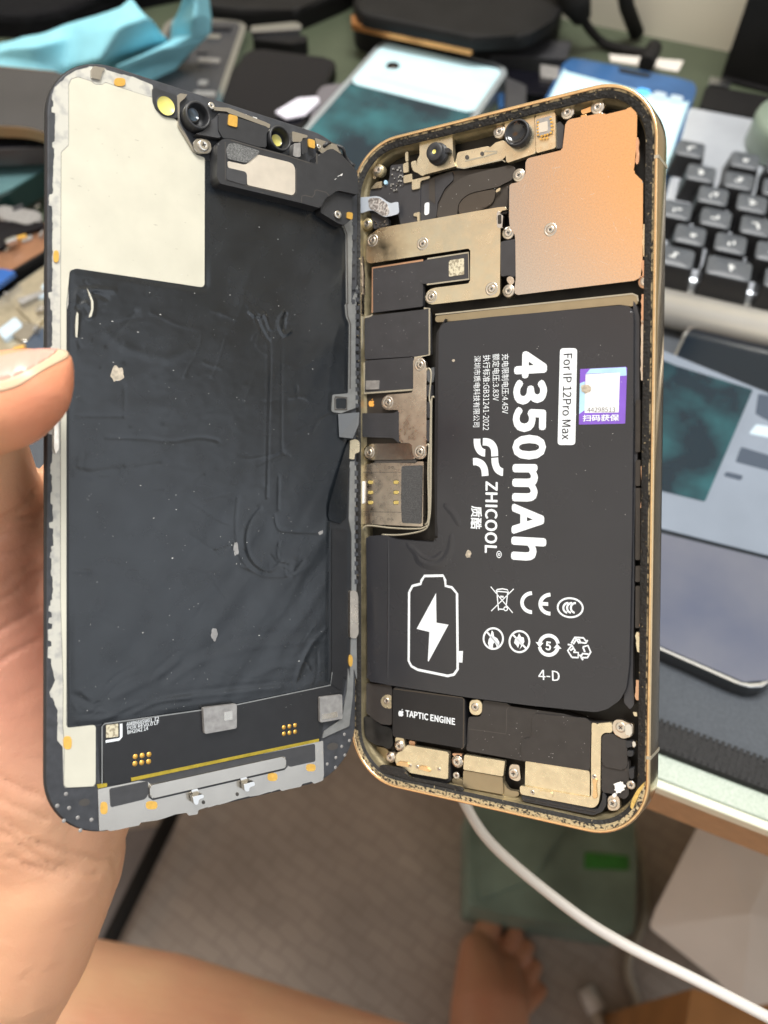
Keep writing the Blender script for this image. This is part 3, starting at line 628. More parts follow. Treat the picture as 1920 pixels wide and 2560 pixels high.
# face sensor assembly
fa = slab(PR, 'sensor_assembly', q('Q', '712,300 735,280 1020,208 1030,420 1040,490 1060,510 760,590 735,605 690,570 650,560 640,520 690,515 690,440 712,420'), -3.0, -1.7, M['connector_gold'], hou, r=6, bev=.12)
slab(PR, 'sensor_assembly_bridge', q('Q', '1045,500 1060,430 1070,380 1360,320 1380,340 1420,290 1510,262 1530,330 1525,420 1480,455 1130,525 1060,515'), -3.2, -2.2, M['connector_gold'], fa, r=5, bev=.12)
bm = bmesh.new(); stroke_bm(bm, PR, q('Q', '1140,462 1320,420 1440,385 1445,372 1330,370 1310,390'), 4, -2.15); stroke_bm(bm, PR, q('Q', '1062,520 1130,530 1490,450 1520,470'), 3, -2.15); bm_obj('press_line', bm, M['wire_cream'], fa)
for t in ((1160, 427, 20), (1302, 393, 18)):
    slab(PR, 'bridge_hole', ell(*q('Q', f'{t[0]},{t[1]}')[0], t[2]*.265, t[2]*.3), -2.2, -2.14, M['slot_dark'], fa, r=0, bev=0)
slab(PR, 'camera_plate', q('S', '80,400 360,328 375,690 110,780 95,770'), -3.0, -1.6, M['connector_gold'], fa, r=5, bev=.12)
slab(PR, 'flood_plate', q('S', '365,345 545,295 560,320 562,640 378,690'), -3.0, -1.5, M['connector_gold'], fa, r=5, bev=.12)
slab(PR, 'flood_chip', q('S', '378,372 520,335 525,500 382,535'), -1.6, -1.1, M['chip_grey'], fa, r=3, bev=.08)
slab(PR, 'flood_window', q('S', '395,410 485,385 488,480 400,500'), -1.2, -1.04, M['speaker_plate'], fa, r=3, bev=.03)
bm = bmesh.new()
for x, y in ((386, 390), (384, 420), (385, 450), (386, 480), (388, 510), (505, 360), (512, 390), (514, 425), (516, 460), (505, 490), (420, 520), (450, 512), (475, 505), (410, 550), (440, 545), (470, 540)):
    poly_bm(bm, PR.pts(q('S', f'{x},{y} {x+18},{y-4} {x+18},{y+12} {x},{y+16}'), -1.0), -.0012, -.0010)
bm_obj('solder_pads', bm, M['gold_pad'], fa)
slab(PR, 'sensor_flex', q('S', '575,400 605,390 640,430 625,640 570,650'), -4, -2.4, M['board_black'], hou, r=3, bev=.1)
def lensbarrel(z, cx, cy, prof, mis, mats, off=(0, 0)):
    c = PR.px(q(z, f'{cx},{cy}')[0], prof[-1][1]); bm = bmesh.new(); lathe(bm, c, prof, 40, mis=mis); return bm_obj('lens_barrel', bm, mats, fa)
lb = lensbarrel('Q', 850, 372, [(2.55, -1.7), (2.55, -.6), (2.4, -.5), (2.15, -.5), (2.15, .9), (2.0, 1.05), (.55, 1.05), (.5, .98), (0, .98)], [0]*7+[1], [M['black_plastic'], M['yellow_lens']])
slab(PR, 'barrel_tab', q('Q', '940,345 990,335 992,380 945,385'), -1.6, -.3, M['black_plastic'], fa, r=3, bev=.1)
lensbarrel('S', 205, 505, [(3.0, -1.6), (3.0, .1), (2.8, .35), (2.55, .35), (2.45, .1), (1.5, -.25), (.6, -.45), (0, -.5)], [0, 0, 0, 1, 1, 1, 1], [M['black_plastic'], M['lens_black'], M['blue_lens']])
# big shield
sh = slab(PR, 'wifi_shield', q('B', '1063,290 1068,245 1088,228 1250,196 1256,206 1362,180 1378,164 1414,200 1412,320 1402,440 1396,482 1442,528 1440,900 1430,990 1402,1006 990,1056 830,1076 820,1060 828,1000 830,815 822,780 800,745 793,700 795,560 800,540 845,530 866,510 875,490 875,430 890,415 1053,376'), -1.7, -1.2, M['shield_nickel'], hou, r=4, bev=.18)
sh.name = 'board_shield'
screw(PR, q('B', '995,760')[0], -1.2, sh, .85)
bm = bmesh.new(); rz = random.Random(4)
for _ in range(26):
    x, y, a, l = rz.uniform(850, 1380), rz.uniform(450, 990), rz.uniform(-.6, .6)+rz.choice((0, 1.5)), rz.uniform(6, 45)
    stroke_bm(bm, PR, q('B', f'{x},{y} {x+l*math.cos(a)*.5},{y+l*math.sin(a)*.5+1} {x+l*math.cos(a)},{y+l*math.sin(a)}'), rz.uniform(.4, .9), -1.19)
bm_obj('hairline_scratches', bm, M['scratch_bright'], sh)
for x, y in ((1077, 193), (1222, 168), (842, 497), (792, 775), (793, 1055), (748, 287), (160, 473), (1452, 1010)):
    X = q('B', f'{x},{y}')[0]; bm = bmesh.new(); lathe(bm, PR.px(X, -1.6), [(1.5, -3), (1.5, -1.7), (1.35, -1.6), (0, -1.6)], 26); bm_obj('screw_post', bm, M['copper_edge' if x > 1000 and y > 900 else 'cowling_nickel'], hou)
    screw(PR, X, -1.62, hou, .95, False)
slab(PR, 'screw_tab', q('B', '1047,172 1062,178 1060,210 1050,195'), -2.4, -1.8, M['cowling_nickel'], hou, r=3, bev=.08)
for t in ('1140,185 1195,165 1195,190 1150,205', '1140,210 1170,203 1172,215 1142,220'):
    slab(PR, 'gold_bracket', q('B', t), -2.6, -1.9, M['gold_rim'], hou, r=3, bev=.08)
slab(PR, 'pink_contact', q('B', '1408,322 1418,315 1424,340 1420,365 1424,400 1420,440 1410,448 1404,430 1410,400 1406,370 1410,345'), -1.6, -1.0, M['copper_edge'], hou, r=4, bev=.15)
slab(PR, 'shield_flex', q('P', '1475,770 1560,755 1622,740 1620,1080 1600,1110 1560,1085 1478,1100'), -3.2, -1.5, M['board_black'], hou, r=5, bev=.1)
slab(PR, 'flex_tab', q('P', '1530,1100 1590,1095 1610,1150 1580,1180 1540,1160'), -2.6, -1.6, M['cowling_nickel'], hou, r=8, bev=.1)
slab(PR, 'spring_contact', q('P', '1440,490 1465,475 1470,515 1500,520 1490,640 1445,640 1442,600 1436,560'), -2, -.8, M['silver_shiny'], hou, r=3, bev=.12)
slab(PR, 'contact_hole', q('P', '1448,520 1482,512 1484,600 1450,605'), -.9, -.76, M['cavity_floor'], hou, r=3, bev=0)
# L shaped cowling
cw = slab(PR, 'connector_cowling', q('P', '265,690 340,640 1455,445 1530,440 1535,470 1470,480 1475,560 1470,1260 1445,1290 830,1362 790,1350 762,1310 765,1270 800,1225 850,1205 1165,1165 1188,1150 1190,840 1165,835 240,975 212,955 205,930 215,730'), -2.4, -1.3, M['bracket_nickel'], hou, r=6, bev=.15)
for x, y in ((270, 757), (740, 790), (1390, 1215), (822, 1290)): screw(PR, q('P', f'{x},{y}')[0], -1.3, cw, .88)
ch = slab(PR, 'board_chip', q('P', '265,1020 735,950 748,1000 740,1380 268,1440'), -3.2, -1.9, M['board_black'], hou, r=3, bev=.08)
bm = bmesh.new(); stroke_bm(bm, PR, q('P', '266,1440 268,1018 746,944'), 5, -1.86); bm_obj('copper_border', bm, M['copper_edge'], ch)
fx = slab(PR, 'connector_flex', q('P', '725,965 785,935 1165,875 1178,890 1175,1118 780,1170 728,1165'), -2.8, -1.75, M['board_black'], hou, r=3, bev=.1)
bm = bmesh.new(); stroke_bm(bm, PR, q('P', '785,932 1172,872 1178,1122 780,1174'), 4, -1.7); bm_obj('flex_border', bm, M['wire_cream'], fx)
slab(PR, 'code_tile', q('P', '1000,945 1130,925 1132,1080 988,1100 988,960'), -1.8, -1.65, M['code_tile'], fx, r=3, bev=.02)
ch2 = slab(PR, 'board_chip', q('I', '360,1615 480,1580 1440,1470 1475,1480 1480,2074') + q('C', '415,320 336,334 330,330 100,345 98,200 100,145'), -3.2, -1.9, M['board_black'], hou, r=3, bev=.08)
bm = bmesh.new(); stroke_bm(bm, PR, q('C', '338,337 412,322 412,98 385,98'), 5, -1.86); stroke_bm(bm, PR, q('I', '358,1618 470,1585 490,1560'), 4, -1.86); bm_obj('shield_edge', bm, M['wire_cream'], ch2)
ch3 = slab(PR, 'board_chip', q('C', '100,350 328,334 338,340 336,488 100,506'), -3.2, -1.95, M['board_black'], hou, r=3, bev=.08)
bm = bmesh.new(); stroke_bm(bm, PR, q('C', '98,360 98,508 337,490 337,350'), 5, -1.9); bm_obj('shield_edge', bm, M['wire_cream'], ch3)
slab(PR, 'metal_tile', q('J', '240,405 390,402 386,500 240,505'), -2, -1.7, M['chip_grey'], ch3, r=2, bev=.06)
pb = slab(PR, 'logic_board', q('C', '92,120 108,140 95,500 90,515 190,510 340,505 340,760 95,760') if False else q('C', '92,508 345,495 345,600 262,760 95,790'), -3.6, -2.9, M['board_brown'], hou, r=3, bev=.05)
def apple(panel, z, cx, cy, s, h, m, parent, rot=0):
    # bitten fruit emblem: body outline plus a leaf
    body = [(0, -.30), (.14, -.40), (.34, -.40), (.44, -.26)] ; 
    R0 = [(.02, -.30), (.12, -.37), (.26, -.39), (.38, -.33), (.43, -.27), (.34, -.17), (.30, -.03), (.34, .12), (.45, .21), (.40, .33), (.30, .48), (.20, .56), (.10, .53), (0, .50), (-.10, .53), (-.20, .56), (-.32, .46), (-.42, .26), (-.46, .04), (-.43, -.18), (-.33, -.33), (-.20, -.39), (-.08, -.35)]
    leaf = [(.02, -.46), (.03, -.58), (.12, -.70), (.22, -.74), (.22, -.62), (.14, -.51)]
    X = q(z, f'{cx},{cy}')[0]; ca, sa = math.cos(rot), math.sin(rot); bm = bmesh.new()
    for L_ in (R0, leaf): fill_bm(bm, panel, [(X[0]+s*(x*ca-y*sa), X[1]+s*(x*sa+y*ca)) for x, y in L_], h)
    return bm_obj('fruit_emblem', bm, m, parent)
apple(PR, 'J', 304, 655, 15.5, -2.85, M['orange_print'], pb)
# lower cowlings
c1 = slab(PR, 'battery_cowling', q('J', '765,175 790,150 860,145 900,200 912,260 910,1090 912,1230 870,1275 800,1270 760,1235 750,1110 735,1095 610,1095 603,735 590,728 500,730 440,720 412,670 425,600 480,562 690,545 765,535'), -2.4, -1.35, M['cowling_nickel'], hou, r=5, bev=.15)
c2 = slab(PR, 'display_cowling', q('J', '215,1180 235,1125 290,1105 590,1098 735,1098 752,1120 765,1200 790,1275 270,1285 225,1260'), -2.6, -1.5, M['shiny_cowling'], hou, r=6, bev=.15)
for x, y, p in ((842, 232, c1), (486, 648, c1), (838, 1192, c1), (280, 1200, c2)): screw(PR, q('J', f'{x},{y}')[0], -1.35, p, .88)
slab(PR, 'clear_connector', q('J', '915,290 960,270 995,250 1000,330 985,430 925,430'), -3, -1.6, M['flex_clear'], hou, r=6, bev=.2)
bm = bmesh.new()
for t in ('905,300 940,270 965,330 955,470 945,600 960,700 955,1000 945,1900 900,2020 780,2045 520,2035 260,2010 200,2070', '912,1130 940,1125 930,1400 935,1900 900,2000', '420,2110 640,2110 880,2060 940,1960 960,1700 965,1000 970,620 1000,590'):
    P = [(*PR.px(v, -1.6), -.0016) for v in catmull([Vector((a, b, 0)) for a, b in q('J', t)], 6)]
    tube_bm(bm, P, .00022, 8)
bm_obj('thin_wires', bm, M['wire_cream'], hou)
for t in ('918,450 968,448 968,590 920,590', '920,640 955,630 955,820 920,820', '915,840 945,840 940,1080 915,1080'):
    slab(PR, 'wire_sleeve', q('J', t), -2.8, -1.5, M['board_black'], hou, r=4, bev=.2)
# display flex between the two halves
fl = slab(PR, 'display_flex', q('J', '100,780 150,765 545,765 605,735 605,1100 545,1040 120,1025 70,1030'), -1.9, -1.25, M['board_black'], hou, r=5, bev=.15)
bm = bmesh.new()
for y in (800, 835, 870, 905, 940, 975, 1005): stroke_bm(bm, PR, q('J', f'110,{y} 545,{y-2}'), 1.2, -1.22)
stroke_bm(bm, PR, q('J', '362,882 445,882 448,840 375,832'), 2, -1.22); bm_obj('flex_traces', bm, M['charcoal_plastic'], fl)
bm = bmesh.new(); A_ = q('F', '1500,590 1577,585 1570,640 1548,700 1505,692'); pts_ = PL.pts(A_, 1.4)
bm.faces.new([bm.verts.new((p.x, p.y, h)) for p, h in zip(pts_, (.0006, .0022, .0026, .0022, .0006))])
bm_obj('clear_film_tab', bm, M['flex_clear'], scr)
# sim reader
sm = slab(PR, 'card_reader', q('J', '215,1345 340,1310 800,1320 805,1300 880,1300 880,1345 872,2020 200,1990 205,1850 215,1500'), -3.4, -1.8, M['cowling_nickel'], hou, r=3, bev=.12)
slab(PR, 'reader_slot', q('J', '340,1275 800,1275 800,1312 340,1318'), -3, -1.72, M['slot_dark'], sm, r=1, bev=0)
slab(PR, 'foam_pad', q('J', '635,1350 855,1340 862,1360 848,1990 640,1980 630,1800'), -1.9, -1.4, M['foam_dark'], sm, r=4, bev=.15)
for i in range(2):
    for j in range(3):
        x, y = (290, 573)[i], (1528, 1640, 1752)[j]
        slab(PR, 'card_contact', q('J', f'{x-30},{y-26} {x+32},{y-26} {x+32},{y+24} {x-30},{y+24}'), -1.9, -1.76, M['slot_dark'], sm, r=4, bev=0)
        slab(PR, 'card_contact', q('J', f'{x-25},{y-17} {x+27},{y-17} {x+27},{y+20} {x-25},{y+20}'), -1.9, -1.6, M['gold_pad'], sm, r=3, bev=.06).data.materials[0] = M['pad_yellow']
bm = bmesh.new()
for x, y in ((263, 1350), (300, 1350), (263, 1387), (300, 1387), (500, 1365), (537, 1365), (492, 1937), (528, 1937), (322, 1887), (250, 1887), (322, 1967)):
    stroke_bm(bm, PR, [(q('J', f'{x},{y}')[0][0]+2.4*math.cos(t*.7), q('J', f'{x},{y}')[0][1]+2.6*math.sin(t*.7)) for t in range(9)], 1.2, -1.77, True)
stroke_bm(bm, PR, q('J', '215,1418 630,1420'), 1.2, -1.77); stroke_bm(bm, PR, q('J', '205,1855 630,1862'), 1.2, -1.77)
bm_obj('reader_marks', bm, M['slot_dark'], sm)
slab(PR, 'white_tag', q('J', '148,1515 215,1520 210,1768 146,1765'), -2.2, -1.2, M['white_paper'], hou, r=3, bev=.08)
slab(PR, 'gold_film', q('J', '150,1360 215,1365 200,1990 180,2010 150,2000'), -3.5, -2.4, M['gold_foil'], hou, r=3, bev=.05)
# silver ribbon over the upper hinge
rb = slab(PR, 'ribbon_flex', q('G', '330,1645 420,1630 520,1600 700,1590 840,1575 930,1600 1040,1680 1130,1725 1210,1715 1282,1690 1304,1945 1150,1985 990,2015 880,1940 780,1880 700,1870 560,1920 440,1945 350,1935'), -1.1, -.8, M['flex_silver'], hou, r=8, bev=.1)
slab(PR, 'ribbon_grain', q('G', '660,1640 760,1610 900,1620 980,1680 1060,1730 1110,1900 1080,1970 980,2000 890,1930 780,1870 690,1840'), -.9, -.72, M['flex_grain'], rb, r=10, bev=.04)
slab(PR, 'board_connector', q('P', '255,505 330,490 420,560 420,610 340,640 280,650'), -3, -1.9, M['board_black'], hou, r=3, bev=.1)
bm = bmesh.new()
for i in range(14):
    x, y = random.uniform(270, 420), random.uniform(570, 650)
    poly_bm(bm, PR.pts(q('P', f'{x},{y} {x+16},{y-3} {x+16},{y+10} {x},{y+12}'), -1.7), -.0022, -.0017, 0, i % 2)
bm_obj('connector_parts', bm, [M['silver_shiny'], M['slot_dark']], hou)
for X in (q('P', '215,600')[0], q('P', '325,95')[0]):
    bm = bmesh.new(); lathe(bm, PR.px(X, -1.5), [(1.5, -3), (1.5, -1.8), (1.1, -1.5), (0, -1.5)], 24); bm_obj('screw_post', bm, M['inner_wall'], hou); screw(PR, X, -1.5, hou, .85, False)
# metal scraps along both long edges
def edge_scraps(name, pts, w0, w1, h, m, n=1):
    P = [Vector(v) for v in pts]
    L_, R_2 = [], []
    for a, b in zip(P, P[1:]):
        k = max(2, int((b-a).length/9))
        for i in range(k):
            t = i/k; o = random.choice((0, 0, .3, 1)); ww = random.uniform(w0, w1)
            c = a.lerp(b, t); L_.append((c.x-ww*.5-o*2, c.y)); R_2.append((c.x+ww*.5, c.y+1))
    return slab(PR, name, L_+R_2[::-1], h-.5, h, m, hou, r=1.2, bev=.1)
for x0, y0, x1, y1, w0, w1, m in ((1611, 560, 1612, 650, 4, 9, 'connector_gold'), (1610, 650, 1611, 700, 7, 12, 'copper_edge'), (1608, 735, 1607, 820, 5, 9, 'copper_edge'), (1606, 800, 1605, 960, 3, 8, 'cowling_nickel'), (1612, 890, 1611, 1000, 5, 9, 'copper_edge'), (1610, 1010, 1611, 1060, 4, 7, 'cowling_nickel'), (1606, 1165, 1608, 1215, 5, 9, 'copper_edge'), (1606, 1250, 1607, 1280, 5, 9, 'copper_edge'), (1603, 1555, 1601, 1600, 4, 8, 'copper_edge'), (1594, 1580, 1597, 1640, 5, 10, 'connector_gold'), (1594, 1700, 1594, 1760, 6, 11, 'copper_edge'), (1588, 1780, 1590, 1800, 6, 12, 'connector_gold')):
    edge_scraps('edge_contact', [(x0, y0), (x1, y1)], w0, w1, -1.0, M[m])
for y0, y1 in ((1000, 1130), (1150, 1215), (1220, 1400), (1415, 1455), (1465, 1570)):
    slab(PR, 'side_bracket', [(1589, y0), (1601, y0), (1600, y1), (1588, y1)], -3, -1.6, M['board_brown'], hou, r=2, bev=.15)
for a, b, m in (((905, 640), (908, 745), 'cowling_nickel'), ((903, 790), (902, 880), 'wire_cream'), ((899, 900), (900, 1010), 'slot_dark'), ((900, 1330), (902, 1480), 'connector_gold'), ((899, 1560), (898, 1700), 'gold_foil')):
    edge_scraps('edge_contact', [a, b], 3, 7, -1.0, M[m])
for a, b in (((896, 655), (896, 790)), ((893, 875), (893, 1010))):
    slab(PR, 'edge_spring', [(a[0], a[1]), (a[0]+9, a[1]+4), (b[0]+9, b[1]-3), (b[0], b[1])], -2, -.9, M['cowling_nickel'], hou, r=3, bev=.2)

# --- battery
slab(PR, 'battery_ledge', q('C', '440,135 1400,28 1416,40 1418,75 1395,90 1330,80 495,162 440,165'), -3.6, -2.6, M['bronze_port'], hou, r=5, bev=.12)
bm = bmesh.new(); stroke_bm(bm, PR, q('C', '440,128 1390,28 1414,38 1418,64'), 4, -2.5); bm_obj('ledge_edge', bm, M['wire_cream'], hou)
slab(PR, 'battery_tape', q('C', '1395,60 1412,90 1425,140 1425,600 1410,900 1400,1196') + q('D', '1400,300 1392,760 1400,890 1380,915 1350,880') + q('C', '1385,1196 1392,500'), -3.6, -2.0, M['board_black'], hou, r=4, bev=.2)
slab(PR, 'battery_tape', q('C', '490,145 470,175 446,215 440,400 436,900 440,1196') + q('C', '455,1196 458,300 480,190'), -3, -1.5, M['taptic_black'], hou, r=3, bev=.2)
bout = q('C', '456,215 466,185 490,165 700,140 1330,83 1372,86 1392,105 1396,160 1394,700 1388,1190') + q('D', '1384,300 1375,700 1362,810 1330,870 1270,912 1215,927 900,895 600,856 240,800 110,776 104,740 106,90 112,78 195,72 240,92 330,100 440,108 452,95 452,40') + q('C', '448,1120 452,700')
bat = slab(PR, 'battery', bout, -4.2, -.7, M['battery_wrap'], hou, r=8, bev=.75, smooth=False)
for p in bat.data.polygons: p.use_smooth = len(p.vertices) < 8
BH = -.66
# soft wrap dents
def ridge(panel, txt, z, wd, hgt, h, m, parent, name='wrap_crease'):
    P = catmull([Vector((a, b, 0)) for a, b in q(z, txt)], 8); bm = bmesh.new(); rows = []
    for i, p in enumerate(P):
        a, b = P[max(0, i-1)], P[min(len(P)-1, i+1)]; d = (b-a).normalized(); nn = Vector((-d.y, d.x, 0)); e = math.sin(math.pi*i/(len(P)-1))**.5
        rows.append([bm.verts.new((*panel.px(p+nn*wd*k*(.3+.7*e), h), (h+hgt*e*math.cos(k*math.pi/2)**2)/1000)) for k in (-1, -.66, -.33, 0, .33, .66, 1)])
    for a, b in zip(rows, rows[1:]):
        for k in range(6): bm.faces.new((a[k], a[k+1], b[k+1], b[k])).smooth = True
    bmesh.ops.recalc_face_normals(bm, faces=bm.faces)
    if sum(f.normal.z for f in bm.faces) < 0: bmesh.ops.reverse_faces(bm, faces=bm.faces)
    return bm_obj(name, bm, m, parent)
ridge(PR, '212,80 214,300 212,600 209,770', 'D', 3.2, .14, -.71, M['battery_wrap'], bat)
ridge(PR, '300,110 350,160 370,195 420,215 470,205 510,150 520,60', 'D', 16, .16, -.71, M['battery_wrap'], bat)
ridge(PR, '330,130 375,175 430,190 480,150', 'D', 9, .12, -.68, M['battery_wrap'], bat)
ridge(PR, '480,1040 530,1090 560,1150', 'C', 12, .12, -.71, M['battery_wrap'], bat)
def T(s, a, b, t, m='print_white', bold=0, font=True, z='T', h=BH, par=bat, fat=0, space=1): return text(PR, s, q(z, a)[0], q(z, b)[0], q(z, t)[0], h, M[m], par, bold, font=font, fat=fat, space=space)
T('4350mAh', '519,110', '487,2025', '828,118', fat=.017, font=2, space=1.04)
pill = slab(PR, 'model_label', rnd(q('T', '922,75 1080,75 1062,968 899,968'), 9), -.72, -.67, M['print_white'], bat, r=0, bev=0)
T('For IP 12Pro Max', '957,128', '940,918', '1035,130', 'ink_black', h=-.64, fat=.003, font=2)
T('充电限制电压:4.45V', '391,130', '389,680', '452,130', font=2); T('额定电压:3.83V', '306,130', '304,562', '366,130', font=2)
T('执行标准:GB31241-2022', '219,140', '212,832', '280,140', font=2); T('深圳市质电科技有限公司', '135,148', '125,803', '192,148', font=2)
T('ZHICOOL', '240,1302', '232,1962', '350,1302', fat=.010, font=2); T('质酷', '113,1528', '108,1740', '205,1528', font=2, fat=.008)
T('®', '322,1940', '320,2006', '385,1942')
bm = bmesh.new()     # curved two-piece logo and the icon row
def stroke(txt, wpx, z='U', closed=False, sm=False, k=6):
    P = q(z, txt)
    if sm: P = [(v.x, v.y) for v in catmull([Vector((a, b, 0)) for a, b in P], k)]
    stroke_bm(bm, PR, P, wpx, BH, closed)
def ring(cx, cy, rx, ry, wpx, a0=0, a1=360, z='U', rot=0):
    X = q(z, f'{cx},{cy}')[0]; k = ZOOM[z][2]; n = 40; full = a1-a0 >= 360; ca, sa = math.cos(rot), math.sin(rot)
    P = []
    for i in range(n if full else n+1):
        t = math.radians(a0+(a1-a0)*i/n); x, y = k*rx*math.cos(t), k*ry*math.sin(t); P.append((X[0]+x*ca-y*sa, X[1]+x*sa+y*ca))
    stroke_bm(bm, PR, P, wpx, BH, full)
stroke('157,910 157,945 165,985 185,1020 215,1038 232,1040', 19, 'T', sm=True); stroke('210,938 250,940 290,960 315,1005 320,1072', 19, 'T', sm=True)
stroke('120,1122 155,1122 200,1145 225,1190 232,1253', 19, 'T', sm=True); stroke('320,1085 325,1140 345,1190 380,1215 397,1218', 19, 'T', sm=True)
bm_obj('battery_logo', bm, M['print_white'], bat)
bm = bmesh.new()
stroke('372,295 388,270 478,268 488,290 490,318 520,325 545,355 548,640 548,720 530,745 500,752 355,722 325,705 312,680 314,350 330,318 370,308', 7, 'D', True)
fill_bm(bm, PR, q('D', '552,632 574,632 571,688 548,686'), BH)
bm_obj('battery_icon', bm, M['print_white'], bat)
bm = bmesh.new(); fill_bm(bm, PR, q('D', '444,352 446,495 504,505 408,683 404,680 412,540 350,525'), BH); bm_obj('bolt_icon', bm, M['print_white'], bat)
bm = bmesh.new()
stroke('185,185 402,443', 2.6); stroke('190,425 412,206', 2.6); stroke('246,235 262,420', 3); stroke('352,245 335,395', 3); stroke('235,228 365,240 350,215 300,205 250,212 235,228', 3); stroke('262,405 315,408', 3); ring(333, 402, 18, 19, 2.6)
fill_bm(bm, PR, q('U', '280,272 312,276 312,294 280,290'), BH)
bm_obj('bin_icon', bm, M['print_white'], bat)
bm = bmesh.new(); ring(596, 342, 102, 94, 9.5, 92, 268); ring(778, 357, 104, 94, 9.5, 92, 268); stroke('680,352 752,356', 9); bm_obj('conformity_mark', bm, M['print_white'], bat)
bm = bmesh.new(); ring(970, 392, 124, 94, 4.5, rot=.08)
for x in (948, 985, 1022): ring(x, 394, 46, 48, 5, 100, 275)
bm_obj('oval_mark', bm, M['print_white'], bat)
bm = bmesh.new(); ring(210, 697, 96, 102, 5); stroke('138,620 270,775', 5); fill_bm(bm, PR, q('U', '196,615 212,635 218,675 250,695 270,730 270,765 245,790 238,760 222,735 208,752 205,790 170,780 158,745 165,705 180,680'), BH); bm_obj('prohibition_icon', bm, M['print_white'], bat)
bm = bmesh.new(); ring(468, 727, 98, 104, 5); stroke('395,650 540,800', 5); fill_bm(bm, PR, q('U', '465,645 485,680 510,685 518,725 500,765 470,805 485,765 470,745 455,790 440,765 415,740 425,700 450,680'), BH); bm_obj('prohibition_icon', bm, M['print_white'], bat)
bm = bmesh.new(); ring(758, 763, 92, 96, 9, 195, 350); ring(758, 763, 92, 96, 9, 15, 170)
fill_bm(bm, PR, q('U', '628,730 705,740 668,785'), BH); fill_bm(bm, PR, q('U', '805,790 840,748 885,798'), BH); bm_obj('period_icon', bm, M['print_white'], bat)
T('5', '725,805', '780,812', '728,722', z='U', fat=.014, font=2)
bm = bmesh.new()
for t in ('980,745 1015,685 1100,690 1135,735', '1000,752 1030,705 1060,705 1075,745', '1070,735 1125,742 1142,712', '1020,690 1060,745'): stroke(t, 4.2)
for t in ('945,755 985,760 1020,820', '985,765 945,815 985,880', '1000,830 1050,835 1048,885 985,882', '970,815 1005,790'): stroke(t, 4.2)
for t in ('1095,780 1145,765 1172,830 1140,885 1070,885', '1095,780 1115,830', '1072,885 1092,845 1150,850', '1062,855 1095,910'): stroke(t, 4.2)
bm_obj('recycle_icon', bm, M['print_white'], bat)
T('4-D', '656,1100', '868,1118', '668,1003', z='U', font=2, fat=.003)
# purple warranty sticker (its square code left blank)
ps = slab(PR, 'warranty_sticker', q('T', '1107,268 1530,246 1540,256 1522,770 1095,780'), -.75, -.66, M['purple_sticker'], bat, r=2, bev=.02)
slab(PR, 'sticker_patch', q('T', '1200,266 1530,250 1536,328 1470,332 1470,300 1160,312 1180,290'), -.7, -.645, M['cyan_sticker'], ps, r=1, bev=0)
slab(PR, 'sticker_patch', q('T', '1104,400 1150,380 1158,640 1098,682'), -.7, -.645, M['cyan_sticker'], ps, r=1, bev=0)
slab(PR, 'sticker_panel', q('T', '1158,318 1474,300 1462,668 1148,672'), -.7, -.63, M['white_paper'], ps, r=1, bev=0)
T('44298513', '1172,664', '1430,664', '1172,622', 'ink_black', par=ps, h=-.61, font=2)
T('扫码获保', '1130,744', '1466,740', '1130,690', par=ps, font=2, h=-.61, fat=.008)
blotch('scuff_spot', 1160, 445, 48, 42, M['scuff_beige'], -.56, 'T', bat, PR)
blotch('scuff_spot', 76, 1975, 24, 36, M['scuff_beige'], -.62, 'T', bat, PR)
blotch('scuff_spot', 528, 350, 7, 6, M['scuff_beige'], -.62, 'C', bat, PR)

# --- lower bay
slab(PR, 'lower_bracket', q('D', '108,785 150,790 225,796 232,810 230,990 180,985 150,968 106,930'), -3.2, -1.5, M['module_black'], hou, r=5, bev=.15)
slab(PR, 'bracket_tab', q('D', '228,845 200,842 180,858 176,880 190,905 228,912'), -1.8, -1.35, M['connector_gold'], hou, r=6, bev=.1)
screw(PR, q('D', '205,872')[0], -1.3, hou, .85, False)
slab(PR, 'wavy_flex', q('D', '92,945 140,952 155,968 172,990 215,1000 232,1015 236,1090 215,1110 190,1090 150,1085 100,1050'), -3, -1.6, M['wavy_black'], hou, r=8, bev=.2)
tp = slab(PR, 'vibration_motor', q('D', '236,812 250,806 575,858 584,872 586,1090 575,1102 240,1046 234,1036'), -4.2, -1.0, M['taptic_black'], hou, r=5, bev=.25)
T('TAPTIC ENGINE', '296,946', '536,988', '299,916', z='D', par=tp, h=-.96, fat=.012, font=2)
apple(PR, 'N', 613, 237, 14.5, -.96, M['print_white'], tp, .12)
bm = bmesh.new(); stroke_bm(bm, PR, q('N', '545,8 1190,92 1205,105 1200,560 1180,575'), 3, -.97); bm_obj('motor_rim', bm, M['coil_disc'], tp)
slab(PR, 'motor_tab', q('D', '608,870 650,866 666,885 664,930 645,943 612,936 604,910'), -1.8, -1.3, M['connector_gold'], hou, r=6, bev=.1)
screw(PR, q('D', '632,902')[0], -1.25, hou, .95, False)
md = slab(PR, 'speaker_module', q('D', '600,950 660,948 672,868 790,885 800,898 1060,935 1192,975 1290,985 1230,1010 1200,1090 1190,1210 1160,1205 870,1166 855,1160 800,1150 590,1112 596,1000'), -4, -1.7, M['module_black'], hou, r=5, bev=.12)
slab(PR, 'module_step', q('D', '800,900 1180,950 1195,985 1190,1205 860,1160 855,1060 905,1040 905,950 780,1030 782,910') if False else q('D', '856,1160 854,1070 866,1056 896,1050 905,1040 908,945 920,934 1165,956 1190,975 1192,990 1186,1200 1176,1208'), -1.8, -1.3, M['module_black'], md, r=4, bev=.12)
bm = bmesh.new(); stroke_bm(bm, PR, q('D', '600,1008 660,1015 780,1032 784,1000 784,915 796,900'), 2.5, -1.66); bm_obj('module_seam', bm, M['slot_dark'], md)
